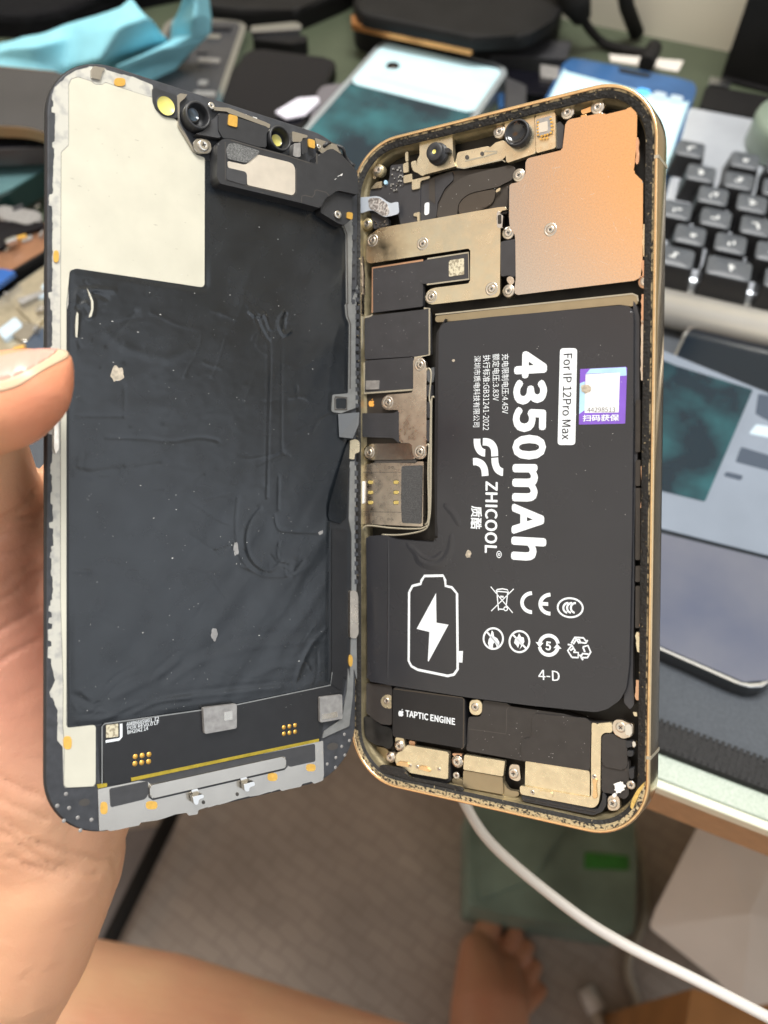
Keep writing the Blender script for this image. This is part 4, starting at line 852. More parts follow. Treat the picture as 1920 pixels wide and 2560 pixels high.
slab(PR, 'speaker_cover', q('O', '245,705 860,800 866,840 865,1055 600,1010 240,945'), -2.2, -1.5, M['connector_gold'], md, r=3, bev=.1)
sf = slab(PR, 'speaker_frame', q('O', '190,940 600,1012 862,1056 878,1045 880,640 884,440 900,385 945,342 1080,330 1085,432 1010,430 978,455 968,500 966,1010 950,1115 915,1150 880,1155 195,1025'), -2, -1.05, M['connector_gold'], md, r=6, bev=.12)
slab(PR, 'frame_tab', q('O', '885,335 925,340 940,355 900,400 882,440'), -1.6, -1.2, M['connector_gold'], md, r=4, bev=.1)
slab(PR, 'frame_lug', q('O', '1082,335 1120,305 1180,308 1225,335 1275,345 1285,365 1282,465 1190,490 1140,470 1090,435'), -1.8, -.85, M['cowling_nickel'], hou, r=8, bev=.2)
screw(PR, q('O', '1165,380')[0], -.8, hou, 1.1, False)
slab(PR, 'lug_clip', q('O', '1205,345 1270,350 1275,460 1230,470 1210,440'), -.9, -.3, M['silver_shiny'], hou, r=6, bev=.2)
slab(PR, 'spring_leaf', q('O', '885,880 940,880 925,940 938,1065 905,1070 890,1050 902,950'), -1.1, -.65, M['gold_rim'], sf, r=5, bev=.15)
slab(PR, 'spring_leaf', q('O', '360,990 440,1000 500,1010 512,1045 490,1065 460,1050 430,1025'), -1.1, -.7, M['connector_gold'], sf, r=5, bev=.12)
for x, y in ((315, 1005), (910, 855)): screw(PR, q('O', f'{x},{y}')[0], -1.15, sf, .55, False, 'rivet')
rm = slab(PR, 'antenna_module', q('O', '978,470 1010,440 1090,440 1150,480 1222,500 1225,690 1245,720 1242,1030 1205,1076 1170,1065 1080,1020 980,1005'), -3, -1.5, M['module_black'], hou, r=6, bev=.2)
slab(PR, 'module_step', q('O', '980,480 1012,440 1090,440 1150,485 1225,505 1228,700 1232,755 1195,795 1010,760 980,730'), -1.6, -1.15, M['module_black'], rm, r=6, bev=.2)
blotch('glue_blob', 1148, 955, 52, 58, M['glue_white'], -.9, 'O', hou, PR, 24, .3)
blotch('glue_blob', 1105, 1035, 20, 22, M['glue_white'], -1.2, 'O', hou, PR, 16, .3)
slab(PR, 'foot_bracket', q('O', '1040,1040 1130,1035 1155,1075 1155,1165 1120,1180 1040,1185'), -3, -1.7, M['cowling_nickel'], hou, r=10, bev=.15)
screw(PR, q('O', '1085,1115')[0], -1.6, hou, 1.0, False); screw(PR, q('O', '1265,935')[0], -1.2, hou, .95, False)
for t in ('1215,510 1290,515 1300,560 1215,580', '1228,600 1285,610 1285,660 1225,660', '1240,780 1290,770 1290,880 1250,880'):
    slab(PR, 'side_contact', q('O', t), -2.4, -1.0, M['black_plastic'], hou, r=4, bev=.2)
slab(PR, 'side_contact', q('O', '1275,510 1310,520 1308,570 1280,575'), -2, -.8, M['silver_shiny'], hou, r=5, bev=.2)
slab(PR, 'grille', q('O', '205,1030 865,1155 940,1175 985,1080 990,1000 1020,1035 1025,1130 985,1195 895,1228 215,1090'), -3, -1.4, M['black_plastic'], hou, r=4, bev=.1)
for i in range(6):
    x = 240+i*118
    slab(PR, 'grille_rib', q('O', f'{x},{1065+i*21} {x+95},{1083+i*21} {x+95},{1095+i*21} {x},{1077+i*21}'), -1.5, -1.2, M['module_black'], hou, r=2, bev=.05)
# connectors at the bottom edge
mc = slab(PR, 'microphone_cover', q('N', '660,540 690,540 1050,602 1062,620 1055,850 1045,860 700,800 640,755 555,705 570,610 640,590'), -2.6, -1.3, M['connector_gold'], hou, r=4, bev=.2)
slab(PR, 'cover_side', q('N', '690,800 1050,862 1062,850 1080,700 1085,870 1040,905 720,845'), -3.2, -2.0, M['taptic_black'], hou, r=4, bev=.15)
for t in ('590,690 680,705 690,750 640,738 560,728', '790,730 850,745 890,780 880,795 800,770 770,765'):
    slab(PR, 'spring_leaf', q('N', t), -1.4, -.95, M['gold_rim'], mc, r=4, bev=.12)
for x, y in ((700, 728), (768, 742), (972, 765)): screw(PR, q('N', f'{x},{y}')[0], -1.35, mc, .45, False, 'rivet')
for x, y, h, r in ((593, 545, -1.2, 1.0), (510, 655, -1.2, 1.0), (1140, 697, -1.3, 1.1)):
    X = q('N', f'{x},{y}')[0]; bm = bmesh.new(); lathe(bm, PR.px(X, h), [(r*1.35, h-3), (r*1.35, h-.2), (r*1.2, h-.05), (0, h-.05)], 26); bm_obj('screw_post', bm, M['cowling_nickel'], hou); screw(PR, X, h, hou, r, False)
slab(PR, 'post_tab', q('N', '560,460 640,475 650,560 640,590 560,560'), -2.6, -1.5, M['connector_gold'], hou, r=4, bev=.1)
pt = slab(PR, 'charge_port', q('N', '1210,628 1590,690 1592,700 1575,835 1205,770 1200,760'), -2.6, -1.5, M['connector_gold'], hou, r=3, bev=.12)
pt2 = slab(PR, 'port_body', q('N', '1200,775 1570,840 1575,1005 1195,935'), -3.4, -1.9, M['bronze_port'], hou, r=3, bev=.2)
slab(PR, 'port_ear', q('N', '1085,870 1110,840 1195,860 1195,935 1110,905'), -3.6, -2.6, M['bronze_port'], pt2, r=6, bev=.2)
slab(PR, 'port_ear', q('O', '15,880 80,985 180,1000 185,1040 130,1055 20,1040'), -3.6, -2.4, M['bronze_port'], pt2, r=6, bev=.2)
slab(PR, 'port_screw_bracket', q('O', '98,735 185,742 190,790 200,890 160,900 90,870 85,800'), -2.6, -1.7, M['cowling_nickel'], hou, r=6, bev=.15)
screw(PR, q('O', '130,825')[0], -1.6, hou, 1.15, False)
screw(PR, q('N', '1135,825')[0], -2.4, hou, .9, False)
for t in ('690,495 745,505 745,535 690,535', '1095,615 1190,620 1180,650 1100,640'):
    slab(PR, 'orange_flex', q('N', t), -3, -2.3, M['copper_edge'], hou, r=3, bev=.1)
slab(PR, 'corner_plate', q('N', '330,540 480,570 520,640 460,670 390,650 340,590'), -5.4, -4.6, M['bronze_port'], hou, r=10, bev=.1)
slab(PR, 'seal_patch', q('N', '405,735 430,728 630,765 690,850 720,850 1180,940 1200,975 900,905 700,870 420,790'), -1.2, -.4, M['gasket_black'], hou, r=5, bev=.15)
bm = bmesh.new()
for z, x0, x1, y0, y1, n, h in (('C', 480, 1360, 200, 1150, 45, -.655), ('B', 840, 1390, 420, 1000, 14, -1.15), ('D', 640, 1180, 900, 1150, 40, -1.2), ('P', 270, 730, 1040, 1370, 22, -1.85), ('C', 110, 400, 150, 480, 26, -1.85), ('B', 200, 800, 520, 900, 20, -1.1)):
    for _ in range(n):
        p = PR.px(q(z, f'{random.uniform(x0, x1)},{random.uniform(y0, y1)}')[0], h); s = random.choice((.04, .05, .07))/1000; a = random.random()*6
        bm.faces.new([bm.verts.new((p.x+s*random.choice((1, 1.6))*math.cos(a+t), p.y+s*math.sin(a+t), h/1000)) for t in (0, 1.6, 3.1, 4.7)])
tag(bm_obj('dust_specks', bm, M['dust_white'], hou), kind='stuff')

# ================================================================== SETTING AND DESK
mat('desk_green', (.060, .074, .045), .45, 0, var=.1, vs=40, bump=.0001, bs=600)
mat('desk_edge_trim', (.72, .74, .60), .25, 0)
mat('edge_speckle', (.36, .43, .36), .4, 0, col2=(.50, .56, .49), thr=.52, vs=1500, soft=.15)
mat('wood', (.42, .24, .12), .5, 0, var=.18, vs=30, stretch=(6, 1, 40), bump=.0002, bs=60)
mat('wall_paint', (.80, .75, .62), .7, 0, var=.04, vs=6)
mat('mat_grey', (.070, .080, .094), .85, 0, var=.12, vs=900, bump=.0002, bs=2500)
mat('mat_edge', (.012, .012, .013), .7, 0, var=.4, vs=500, bump=.0006, bs=900)
mat('key_black', (.095, .106, .12), .36, 0, var=.1, vs=120)
mat('key_side', (.010, .010, .011), .45)
mat('legend', (.85, .88, .88), .5)
mat('alu_plate', (.60, .64, .70), .22, .4, var=.06, vs=60)
mat('alu_bar', (.58, .57, .53), .25, .5, var=.04, vs=60)
mat('sage', (.20, .25, .20), .4, 0, var=.06, vs=50)
mat('black_gloss', (.006, .006, .009), .2, 0, spec=.25)
mat('black_matte', (.007, .0065, .0065), .6, 0, var=.3, vs=60, spec=.25)
mat('black_fabric', (.006, .006, .007), .9, 0, var=.3, vs=400, bump=.002, bs=60, spec=.15)
mat('steel_edge', (.62, .64, .66), .22, 1)
mat('dark_side', (.07, .075, .08), .35, .6)
mat('clear_case', (.62, .68, .70), .15, 0, trans=.55)
mat('screen_pale', (.52, .74, .80), .3, 0, var=.10, vs=40, emit=.06)
mat('screen_teal', (.006, .016, .026), .15, 0, col2=(.022, .10, .115), thr=.58, vs=30, soft=.14, emit=.3)
mat('screen_dark', (.006, .012, .020), .15, 0)
mat('screen_navy', (.030, .085, .20), .25, 0, var=.2, vs=50, emit=.2)
mat('screen_icon', (.10, .42, .95), .25, 0, emit=.6)
mat('screen_grey', (.17, .20, .245), .2, 0, var=.12, vs=25, emit=.30)
mat('screen_box', (.045, .06, .085), .2, 0, emit=.4)
mat('screen_blue', (.055, .068, .115), .2, 0, col2=(.13, .135, .16), thr=.5, vs=16, soft=.22, emit=.25)
mat('screen_light', (.36, .44, .50), .2, 0, emit=.5)
mat('lilac_gloss', (.16, .15, .17), .18, .2, coat=.3)
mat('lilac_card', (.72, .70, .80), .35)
mat('cyan_cloth', (.26, .60, .70), .85, 0, var=.08, vs=60, bump=.0003, bs=500, trans=0)
mat('brown_gloss', (.06, .058, .06), .25, .2, var=.1, vs=30)
mat('tan_edge', (.38, .25, .14), .35, .6)
mat('teal_gloss', (.10, .19, .20), .2, .1, var=.15, vs=25)
mat('teal_edge', (.012, .035, .032), .3)
mat('copper_plate', (.42, .22, .13), .35, .7, var=.15, vs=60)
mat('champagne', (.52, .46, .34), .32, .7, var=.2, vs=120)
mat('blue_plastic', (.02, .10, .35), .3)
mat('copper_band', (.62, .28, .10), .3, .8, var=.2, vs=60)
mat('rubber_black', (.014, .013, .012), .8, spec=.2)
mat('floor_brown', (.115, .085, .058), .75, 0, var=.18, vs=30)
mat('cloth_grey', (.19, .17, .165), .9, 0, var=.08, vs=60)
mat('green_plastic', (.17, .25, .21), .4, 0, var=.35, vs=14)
mat('green_label', (.03, .20, .03), .5, 0, var=.2, vs=60)
mat('cable_white', (.62, .60, .57), .4)
mat('cable_beige', (.40, .36, .29), .5)
mat('paper_white', (.74, .69, .62), .75, 0, var=.12, vs=9, bump=.004, bs=10)
mat('oak', (.36, .17, .05), .5, 0, var=.2, vs=20)
mat('umber', (.10, .05, .03), .6)
mat('sticker_blue', (.01, .20, .85), .4)

ZD = .735
e_ = Vector((math.cos(math.radians(-22.5)), math.sin(math.radians(-22.5)), 0)); n_d = Vector((-e_.y, e_.x, 0))
P0 = W(1780, 2012, ZD)
def dm(origin, ang=-22.5): return Matrix.Translation(origin) @ Matrix.Rotation(math.radians(ang), 4, 'Z')
def boxes(name, bl, mats, parent=None, bev=0, seg=2):
    """bl: (x0,y0,z0,x1,y1,z1,material index)"""
    bm = bmesh.new()
    for x0, y0, z0, x1, y1, z1, mi in bl:
        b2 = bmesh.new(); bmesh.ops.create_cube(b2, size=1)
        for v in b2.verts: v.co = Vector(((v.co.x+.5)*(x1-x0)+x0, (v.co.y+.5)*(y1-y0)+y0, (v.co.z+.5)*(z1-z0)+z0))
        if bev: bmesh.ops.bevel(b2, geom=b2.edges[:], offset=bev, segments=seg, profile=.5, affect='EDGES', clamp_overlap=True)
        for f in b2.faces: f.material_index = mi
        t = bpy.data.meshes.new('t'); b2.to_mesh(t); b2.free(); bm.from_mesh(t); bpy.data.meshes.remove(t)
    return bm_obj(name, bm, mats, parent)
# floor: woven brown mat-like tiles
mf = MATS['floor_brown']; nn_ = mf.node_tree; bs_ = nn_.nodes['Principled BSDF']
t_ = nn_.nodes.new('ShaderNodeTexCoord'); mp = nn_.nodes.new('ShaderNodeMapping'); mp.inputs['Rotation'].default_value = (0, 0, math.radians(35)); nn_.links.new(t_.outputs['Object'], mp.inputs[0])
br = nn_.nodes.new('ShaderNodeTexBrick'); wz = nn_.nodes.new('ShaderNodeTexNoise'); wz.inputs['Scale'].default_value = 25; nn_.links.new(mp.outputs[0], wz.inputs['Vector'])
wm = nn_.nodes.new('ShaderNodeVectorMath'); wm.operation = 'MULTIPLY_ADD'; nn_.links.new(wz.outputs['Color'], wm.inputs[0]); wm.inputs[1].default_value = (.016, .016, 0); nn_.links.new(mp.outputs[0], wm.inputs[2]); nn_.links.new(wm.outputs[0], br.inputs['Vector']); br.inputs['Scale'].default_value = 33
br.inputs['Color1'].default_value = (.42, .365, .315, 1); br.inputs['Color2'].default_value = (.38, .33, .285, 1); br.inputs['Mortar'].default_value = (.32, .275, .235, 1)
br.inputs['Mortar Size'].default_value = .06; br.inputs['Mortar Smooth'].default_value = .9; br.offset = .5; br.inputs['Brick Width'].default_value = 1.1; br.inputs['Row Height'].default_value = .55
for l in list(bs_.inputs['Base Color'].links): nn_.links.remove(l)
dn = nn_.nodes.new('ShaderNodeTexNoise'); dn.inputs['Scale'].default_value = 7; dn.inputs['Detail'].default_value = 6; nn_.links.new(t_.outputs['Object'], dn.inputs['Vector'])
dr = nn_.nodes.new('ShaderNodeMapRange'); nn_.links.new(dn.outputs['Fac'], dr.inputs['Value'])
for k_, v_ in zip(('From Min', 'From Max', 'To Min', 'To Max'), (.3, .7, .72, 1.08)): dr.inputs[k_].default_value = v_
dv = nn_.nodes.new('ShaderNodeVectorMath'); dv.operation = 'SCALE'; nn_.links.new(br.outputs['Color'], dv.inputs[0]); nn_.links.new(dr.outputs['Result'], dv.inputs['Scale']); nn_.links.new(dv.outputs[0], bs_.inputs['Base Color'])
tag(boxes('floor', [(-4, -3, -.05, 4, 4, 0, 0)], MATS['floor_brown']), kind='structure')
# desk
desk = thing('desk', 'green topped wooden desk with pale edge trim under the keyboard and phones', 'desk', dm(P0))
boxes('desk_top', [(-1.3, .0035, -.004, .9, .62, 0, 0)], M['desk_green'], desk)
boxes('edge_band', [(-1.3, .0015, -.0045, .9, .010, .0012, 0)], M['edge_speckle'], desk, .0006)
boxes('edge_trim', [(-1.3, -.0015, -.005, .9, .0015, .0005, 0)], M['desk_edge_trim'], desk, .0005)
boxes('desk_apron', [(-1.3, .001, -.030, .9, .62, -.005, 0)], M['wood'], desk, .001)
for x, y in ((-1.25, .56), (.82, .56), (-1.25, .30), (.82, .04)):
    boxes('leg', [(x, y, -ZD, x+.05, y+.05, -.030, 0)], M['wood'], desk, .003)
# wall behind the desk
wp = W(1650, 96, ZD); yw = (wp-P0).dot(n_d)
wl = boxes('wall', [(-2.5, yw, -ZD, 2.5, yw+.1, 1.9, 0)], M['wall_paint']); wl.matrix_world = dm(P0); tag(wl, 'cream painted wall behind the back edge of the desk', 'wall', kind='structure')

def on_plane(pl, Z): return [W(p[0], p[1], Z) for p in pl]
def hslab(name, pl, z0, z1, m, parent=None, bev=0, r=6, mi=None):
    """outline traced at height z1, standing as a solid between z0 and z1; object origin at its base"""
    l = rnd(pl, r) if r else [Vector(p) for p in pl]; P = on_plane(l, z1); c = sum(P, Vector())/len(P); bm = bmesh.new()
    off = Vector((0, 0, 0)) if parent is None else Vector(parent.location)
    o0 = Vector((c.x, c.y, z0)) if parent is None else off
    poly_bm(bm, [(p.x-o0.x, p.y-o0.y) for p in P], z0-o0.z, z1-o0.z, bev)
    o = bm_obj(name, bm, m, parent)
    if parent is None: o.location = o0
    return o
def base(name, label, cat, px, py, z, group=None):
    return thing(name, label, cat, Matrix.Translation(W(px, py, z)), group)

# desk mat under the keyboard and phone
dmp = thing('desk_mat', 'dark grey cloth desk mat with a stitched black border', 'desk mat', dm(P0))
my0 = (W(1780, 1893, ZD)-P0).dot(n_d)+.004
boxes('mat_sheet', [(-.33, my0, 0.0003, .75, my0+.285, .003, 0)], M['mat_grey'], dmp)
boxes('stitched_edge', [(-.335, my0-.010, 0.0002, .755, my0+.0005, .0042, 0)], M['mat_edge'], dmp, .0015)
bm = bmesh.new()
for i in range(520):
    x = -.33+i*.0021; poly_bm(bm, [(x, my0-.0098), (x+.0012, my0-.0098), (x+.0018, my0+.0010), (x+.0006, my0+.0010)], .0040, .0044)
bm_obj('border_stitching', bm, M['mat_edge'], dmp)
ZM = ZD+.003

# ---- keyboard
kang = -19.5; K0 = W(1785, 700, ZM+.006)
kb = thing('keyboard', 'black keycap keyboard with silver plate and rounded silver front bar', 'keyboard', Matrix.Translation((K0.x, K0.y, ZM)) @ Matrix.Rotation(math.radians(kang), 4, 'Z'))
ki = kb.matrix_world.inverted()
def kl(px, py, z): return ki @ W(px, py, ZM+z)
tl = kl(1742, 268, .012); boxes('key_plate', [(tl.x-.004, -.012, 0, .34, tl.y, .012, 0)], M['alu_plate'], kb, .002)
bm = bmesh.new(); a = kl(1780, 790, .010); tube_bm(bm, [(tl.x-.01, a.y, .0085), (.34, a.y, .0085)], .0088, 20); bm_obj('front_bar', bm, M['alu_bar'], kb)
boxes('under_tray', [(tl.x-.002, a.y+.004, .001, .338, -.010, .007, 0)], M['alu_bar'], kb)
def keycap(bm, cx, cy, wd, dp):
    z0, z1 = .012, .0235
    loops = [[(-wd/2, -dp/2, z0), (wd/2, -dp/2, z0), (wd/2, dp/2, z0), (-wd/2, dp/2, z0)]]
    tw, td = wd-.0034, dp-.0042
    top = rnd([(-tw/2, -td/2), (tw/2, -td/2), (tw/2, td/2), (-tw/2, td/2)], .0022)
    bot = rnd([(-wd/2, -dp/2), (wd/2, -dp/2), (wd/2, dp/2), (-wd/2, dp/2)], .0012)
    oy = .0008
    rb = [bm.verts.new((cx+p[0], cy+p[1], z0)) for p in bot]; rm = [bm.verts.new((cx+p[0], cy+p[1]+oy, z1-.0006)) for p in top]
    rt = [bm.verts.new((cx+p[0]*.94, cy+p[1]*.94+oy, z1)) for p in top]; n = len(rb)
    for i in range(n):
        j = (i+1) % n; f = bm.faces.new((rb[i], rb[j], rm[j], rm[i])); f.material_index = 1; f = bm.faces.new((rm[i], rm[j], rt[j], rt[i])); f.smooth = True
    # dished top
    c = bm.verts.new((cx, cy+oy, z1-.0007))
    for i in range(n): f = bm.faces.new((rt[i], rt[(i+1) % n], c)); f.smooth = True
def legend(bm, cx, cy, s):
    for k in range(random.choice((2, 3, 3))):
        x = cx+random.uniform(-.0016, .0016); y = cy+.0010+(k-1)*.0014; a, b2 = random.choice(((.0014, .0003), (.0011, .0004), (.0004, .0012)))
        poly_bm(bm, [(x-a, y-b2), (x+a, y-b2), (x+a, y+b2), (x-a, y+b2)], .0225, .0233)
U = .0190
r1 = kl(1791, 547, .0235)      # one key of the third row pins the grid
rows = []
specials = {}
def krow(yrow, xref, widths, left): rows.append((yrow, xref, widths, left))
ky = lambda px, py: kl(px, py, .0235)
rowpins = [((1848, 453), 1), ((1783, 490), 1), ((1790, 546), 1), ((1827, 610), 1)]
for (px, py), w_ in rowpins:
    p = ky(px, py)
    for i in range(-3, 12):
        x = p.x+i*U
        if x-.009 < tl.x-.0075 or x > .33: continue
        bm = bmesh.new(); keycap(bm, x, p.y, .0178, .0178); ko = bm_obj('key', bm, [M['key_black'], M['key_side']], kb)
        bm = bmesh.new(); legend(bm, x, p.y+.0008, 1); bm_obj('key_legend', bm, M['legend'], ko)
for xs, py_, wd in (((1726, 1863), 388, .0178),):
    for px in xs:
        p = ky(px, 373 if px < 1800 else 402)
        bm = bmesh.new(); keycap(bm, p.x, p.y, wd, .0178); ko = bm_obj('key', bm, [M['key_black'], M['key_side']], kb); bm = bmesh.new(); legend(bm, p.x, p.y+.0008, 1); bm_obj('key_legend', bm, M['legend'], ko)
p = ky(1863, 402)
for i in (1, 2, 3, 4.5, 5.5, 6.5):
    bm = bmesh.new(); keycap(bm, p.x+i*U, p.y, .0178, .0178); ko = bm_obj('key', bm, [M['key_black'], M['key_side']], kb)
p = ky(1823, 672)
for i in (-2, -1, 0, 1, 2, 3, 4):
    bm = bmesh.new(); keycap(bm, p.x+i*.0262, p.y, .0235, .0178); ko = bm_obj('key', bm, [M['key_black'], M['key_side']], kb); bm = bmesh.new(); legend(bm, p.x+i*.0262, p.y+.0008, 1); bm_obj('key_legend', bm, M['legend'], ko)

# sage cap resting on the keyboard corner
pc = W(1985, 372, ZM+.013); bm = bmesh.new()
lathe(bm, (0, 0), [(0, 0), (25, 0), (26, 1), (26, 14), (25.3, 16.5), (23, 18), (0, 18.3)], 48)
o = bm_obj('round_puck', bm, M['sage']); o.location = (pc.x, pc.y, ZM+.0125); tag(o, 'round sage green puck lying on the silver back strip of the keyboard', 'puck')

# ---- phones lying about
def phone_thing(name, label, tlp, trp, z0, thick, length, m_body, m_front, group=None, r=.010, bez=.0025, flip=1):
    z1 = z0+thick; A, B = W(*tlp, z1), W(*trp, z1); d = (B-A); wd = d.length; ang = math.atan2(d.y, d.x)
    t = thing(name, label, 'phone', Matrix.Translation((A.x, A.y, z0)) @ Matrix.Rotation(ang, 4, 'Z'), group)
    bm = bmesh.new(); poly_bm(bm, rnd([(0, 0), (wd, 0), (wd, -length), (0, -length)], r), 0, thick, .0012, 0, 3); bm_obj('phone_body', bm, m_body, t)
    if m_front is not None:
        bm = bmesh.new(); poly_bm(bm, rnd([(bez, -bez), (wd-bez, -bez), (wd-bez, -length+bez), (bez, -length+bez)], r-bez*.6), thick-.0004, thick+.0002); bm_obj('front_glass', bm, m_front, t)
    return t, wd, thick
def patch(t, name, pts, z, m, r=.002, th=.0002, parent=None):
    bm = bmesh.new(); poly_bm(bm, rnd(pts, r) if r else [Vector(p) for p in pts], z, z+th); return bm_obj(name, bm, m, parent or t)
def local(t, l, z):
    mi = t.matrix_world.inverted(); return [(lambda v: (v.x, v.y))(mi @ W(p[0], p[1], z)) for p in l]

# phone in a clear case, centre back
t, wd, th = phone_thing('cased_phone', 'phone in clear case with pale blue screen and dark teal picture', (962, 92), (1280, 166), ZD, .011, .168, M['clear_case'], M['screen_dark'], r=.012, bez=.0035)
yb_ = sum(p[1] for p in local(t, q('b', '855,595 1500,720'), ZD+.011))/2
patch(t, 'lit_page', [(.0035, -.007), (wd-.0035, -.007), (wd-.0035, yb_), (.0035, yb_)], .0113, M['screen_pale'], .006)
patch(t, 'lit_picture', [(.0035, yb_-.0002), (wd-.0035, yb_-.0002), (wd-.0035, -.163), (.0035, -.163)], .0113, M['screen_teal'], .003)
patch(t, 'text_line', [(.010, yb_+.012), (wd-.010, yb_+.012), (wd-.014, yb_+.009), (.012, yb_+.009)], .0116, M['screen_light'], .001)
bm = bmesh.new(); X = local(t, q('b', '990,432'), ZD+.011)[0]; lathe(bm, X, [(4.5, 11.3), (4.2, 11.8), (0, 11.8)], 24); bm_obj('front_camera', bm, M['lens_black'], t)
# blue phone behind the housing
t, wd, th = phone_thing('blue_phone', 'phone with a navy top bar and pale blue screen behind the gold housing', (1418, 140), (1748, 205), ZM, .0085, .160, M['screen_navy'], M['screen_pale'], r=.010, bez=.002)
patch(t, 'status_bar', [(.002, -.002), (wd-.002, -.002), (wd-.002, -.026), (.002, -.018)], .0088, M['screen_navy'], r=.004)
patch(t, 'screen_notch', [(wd*.40, -.003), (wd*.66, -.003), (wd*.64, -.008), (wd*.42, -.008)], .0092, M['screen_dark'])
for i in range(3):
    patch(t, 'app_icon', [(wd*(.60+.12*i), -.021), (wd*(.69+.12*i), -.021), (wd*(.69+.12*i), -.028), (wd*(.60+.12*i), -.028)], .0092, M['screen_icon'] if i == 0 else M['screen_light'])
# phone on the mat, lower right
A_, B_ = W(1640, 1652, ZM+.008), W(1868, 1755, ZM+.008); d_ = (B_-A_).normalized(); cr = W(1925, 1745, ZM+.008); up_ = Vector((-d_.y, d_.x, 0))
t = thing('lit_phone', 'large silver edged phone on the grey mat showing a teal picture and grey page', 'phone', Matrix.Translation((cr.x-d_.x*.078, cr.y-d_.y*.078, ZM)) @ Matrix.Rotation(math.atan2(d_.y, d_.x), 4, 'Z'))
PLN = .170
bm = bmesh.new(); poly_bm(bm, rnd([(0, 0), (.078, 0), (.078, PLN), (0, PLN)], .012), 0, .0072, .0006, 0, 3); bm_obj('phone_body', bm, M['dark_side'], t)
bm = bmesh.new(); poly_bm(bm, rnd([(.0001, .0001), (.0779, .0001), (.0779, PLN-.0001), (.0001, PLN-.0001)], .012), .0060, .0075, .0004, 0, 2); bm_obj('phone_rim', bm, M['steel_edge'], t)
bm = bmesh.new(); poly_bm(bm, rnd([(.0014, .0014), (.0766, .0014), (.0766, PLN-.0014), (.0014, PLN-.0014)], .011), .0066, .0078, .0004); gl = bm_obj('front_glass', bm, M['screen_dark'], t)
def spatch(name, l, m, z=.0079, r=.001): return patch(t, name, local(t, l, ZM+.008), z, m, r)
spatch('wallpaper', [(1640, 1330), (1925, 1400), (1925, 1700), (1860, 1705), (1640, 1610)], M['screen_blue'])
spatch('page_area', [(1640, 870), (1925, 985), (1925, 1390), (1640, 1318)], M['screen_grey'])
spatch('picture_area', [(1640, 895), (1690, 915), (1882, 975), (1762, 1255), (1640, 1225)], M['screen_teal'], .0081)
for l in ([(1895, 985), (1925, 990), (1925, 1055), (1888, 1035)], [(1852, 1118), (1925, 1140), (1925, 1178), (1838, 1155)], [(1815, 1180), (1858, 1190), (1852, 1202), (1808, 1190)]):
    spatch('page_box', l, M['screen_box'], .0081)
spatch('page_bar', [(1890, 1062), (1925, 1068), (1925, 1095), (1872, 1085)], M['screen_light'], .0081)
bm = bmesh.new()
for i in range(6):
    lathe(bm, (0, 0), [(.9, 0), (.9, .3), (0, .3)], 12)
    for v in bm.verts[-25:]: pass
bm.free()
bm = bmesh.new()
for i in range(6):
    x = .018+i*.0042; bmesh.ops.create_uvsphere(bm, u_segments=8, v_segments=6, radius=.0009, matrix=Matrix.Translation((x, .0004, .0036)))
bm_obj('speaker_holes', bm, M['slot_dark'], t)
o = hslab('round_sticker', ell(1925, 883, 30, 24), ZM+.0001, ZM+.0012, M['sticker_blue'], r=0); tag(o, 'bright blue round sticker on the desk mat below the keyboard', 'sticker')

# dark phone and lilac phone, centre left
t, wd, th = phone_thing('dark_phone', 'black glass phone lying between the bare phone frame and green desk', (622, 118), (848, 148), ZD, .008, .13, M['black_matte'], M['black_gloss'])
t, wd, th = phone_thing('lilac_phone', 'grey lilac phone with a pale card on it beside the clear cased phone', (800, 207), (918, 214), ZD, .009, .12, M['lilac_gloss'], None)
o = hslab('pale_card', q('b', '225,725 375,635 505,625 515,655 420,745 300,768'), ZD+.0095, ZD+.0105, M['lilac_card'], r=5); tag(o, 'small pale lilac card on the grey lilac phone', 'card')  # pale slab put in for the lamp glare on the glossy back
o = hslab('metal_bar', q('b', '70,165 360,140 400,160 395,185 70,205'), ZD+.009, ZD+.0125, M['steel_edge'], r=3, bev=.001); tag(o, 'thin shiny steel bar in front of the black bag', 'metal bar')
o = hslab('spudger', q('b', '80,220 300,205 440,230 430,262 330,285 80,250'), ZD, ZD+.009, M['black_matte'], r=5, bev=.002); tag(o, 'dark blunt repair tool lying under the steel bar', 'tool')
# bare phone frame with parts
t, wd, th = phone_thing('bare_frame', 'gutted black phone frame with silver rim behind the screen half', (420, 42), (622, 50), ZD, .009, .15, M['steel_edge'], M['board_black'], bez=.004)
for i in range(16):
    x, y = random.uniform(.012, wd-.015), -random.uniform(.01, .13); a, b = random.uniform(.004, .014), random.uniform(.002, .007)
    patch(t, 'metal_part', [(x, y), (x+a, y), (x+a, y-b), (x, y-b)], .0092, M[random.choice(('chip_grey', 'steel_edge', 'black_gloss', 'board_black'))], .001, random.uniform(.001, .0025))
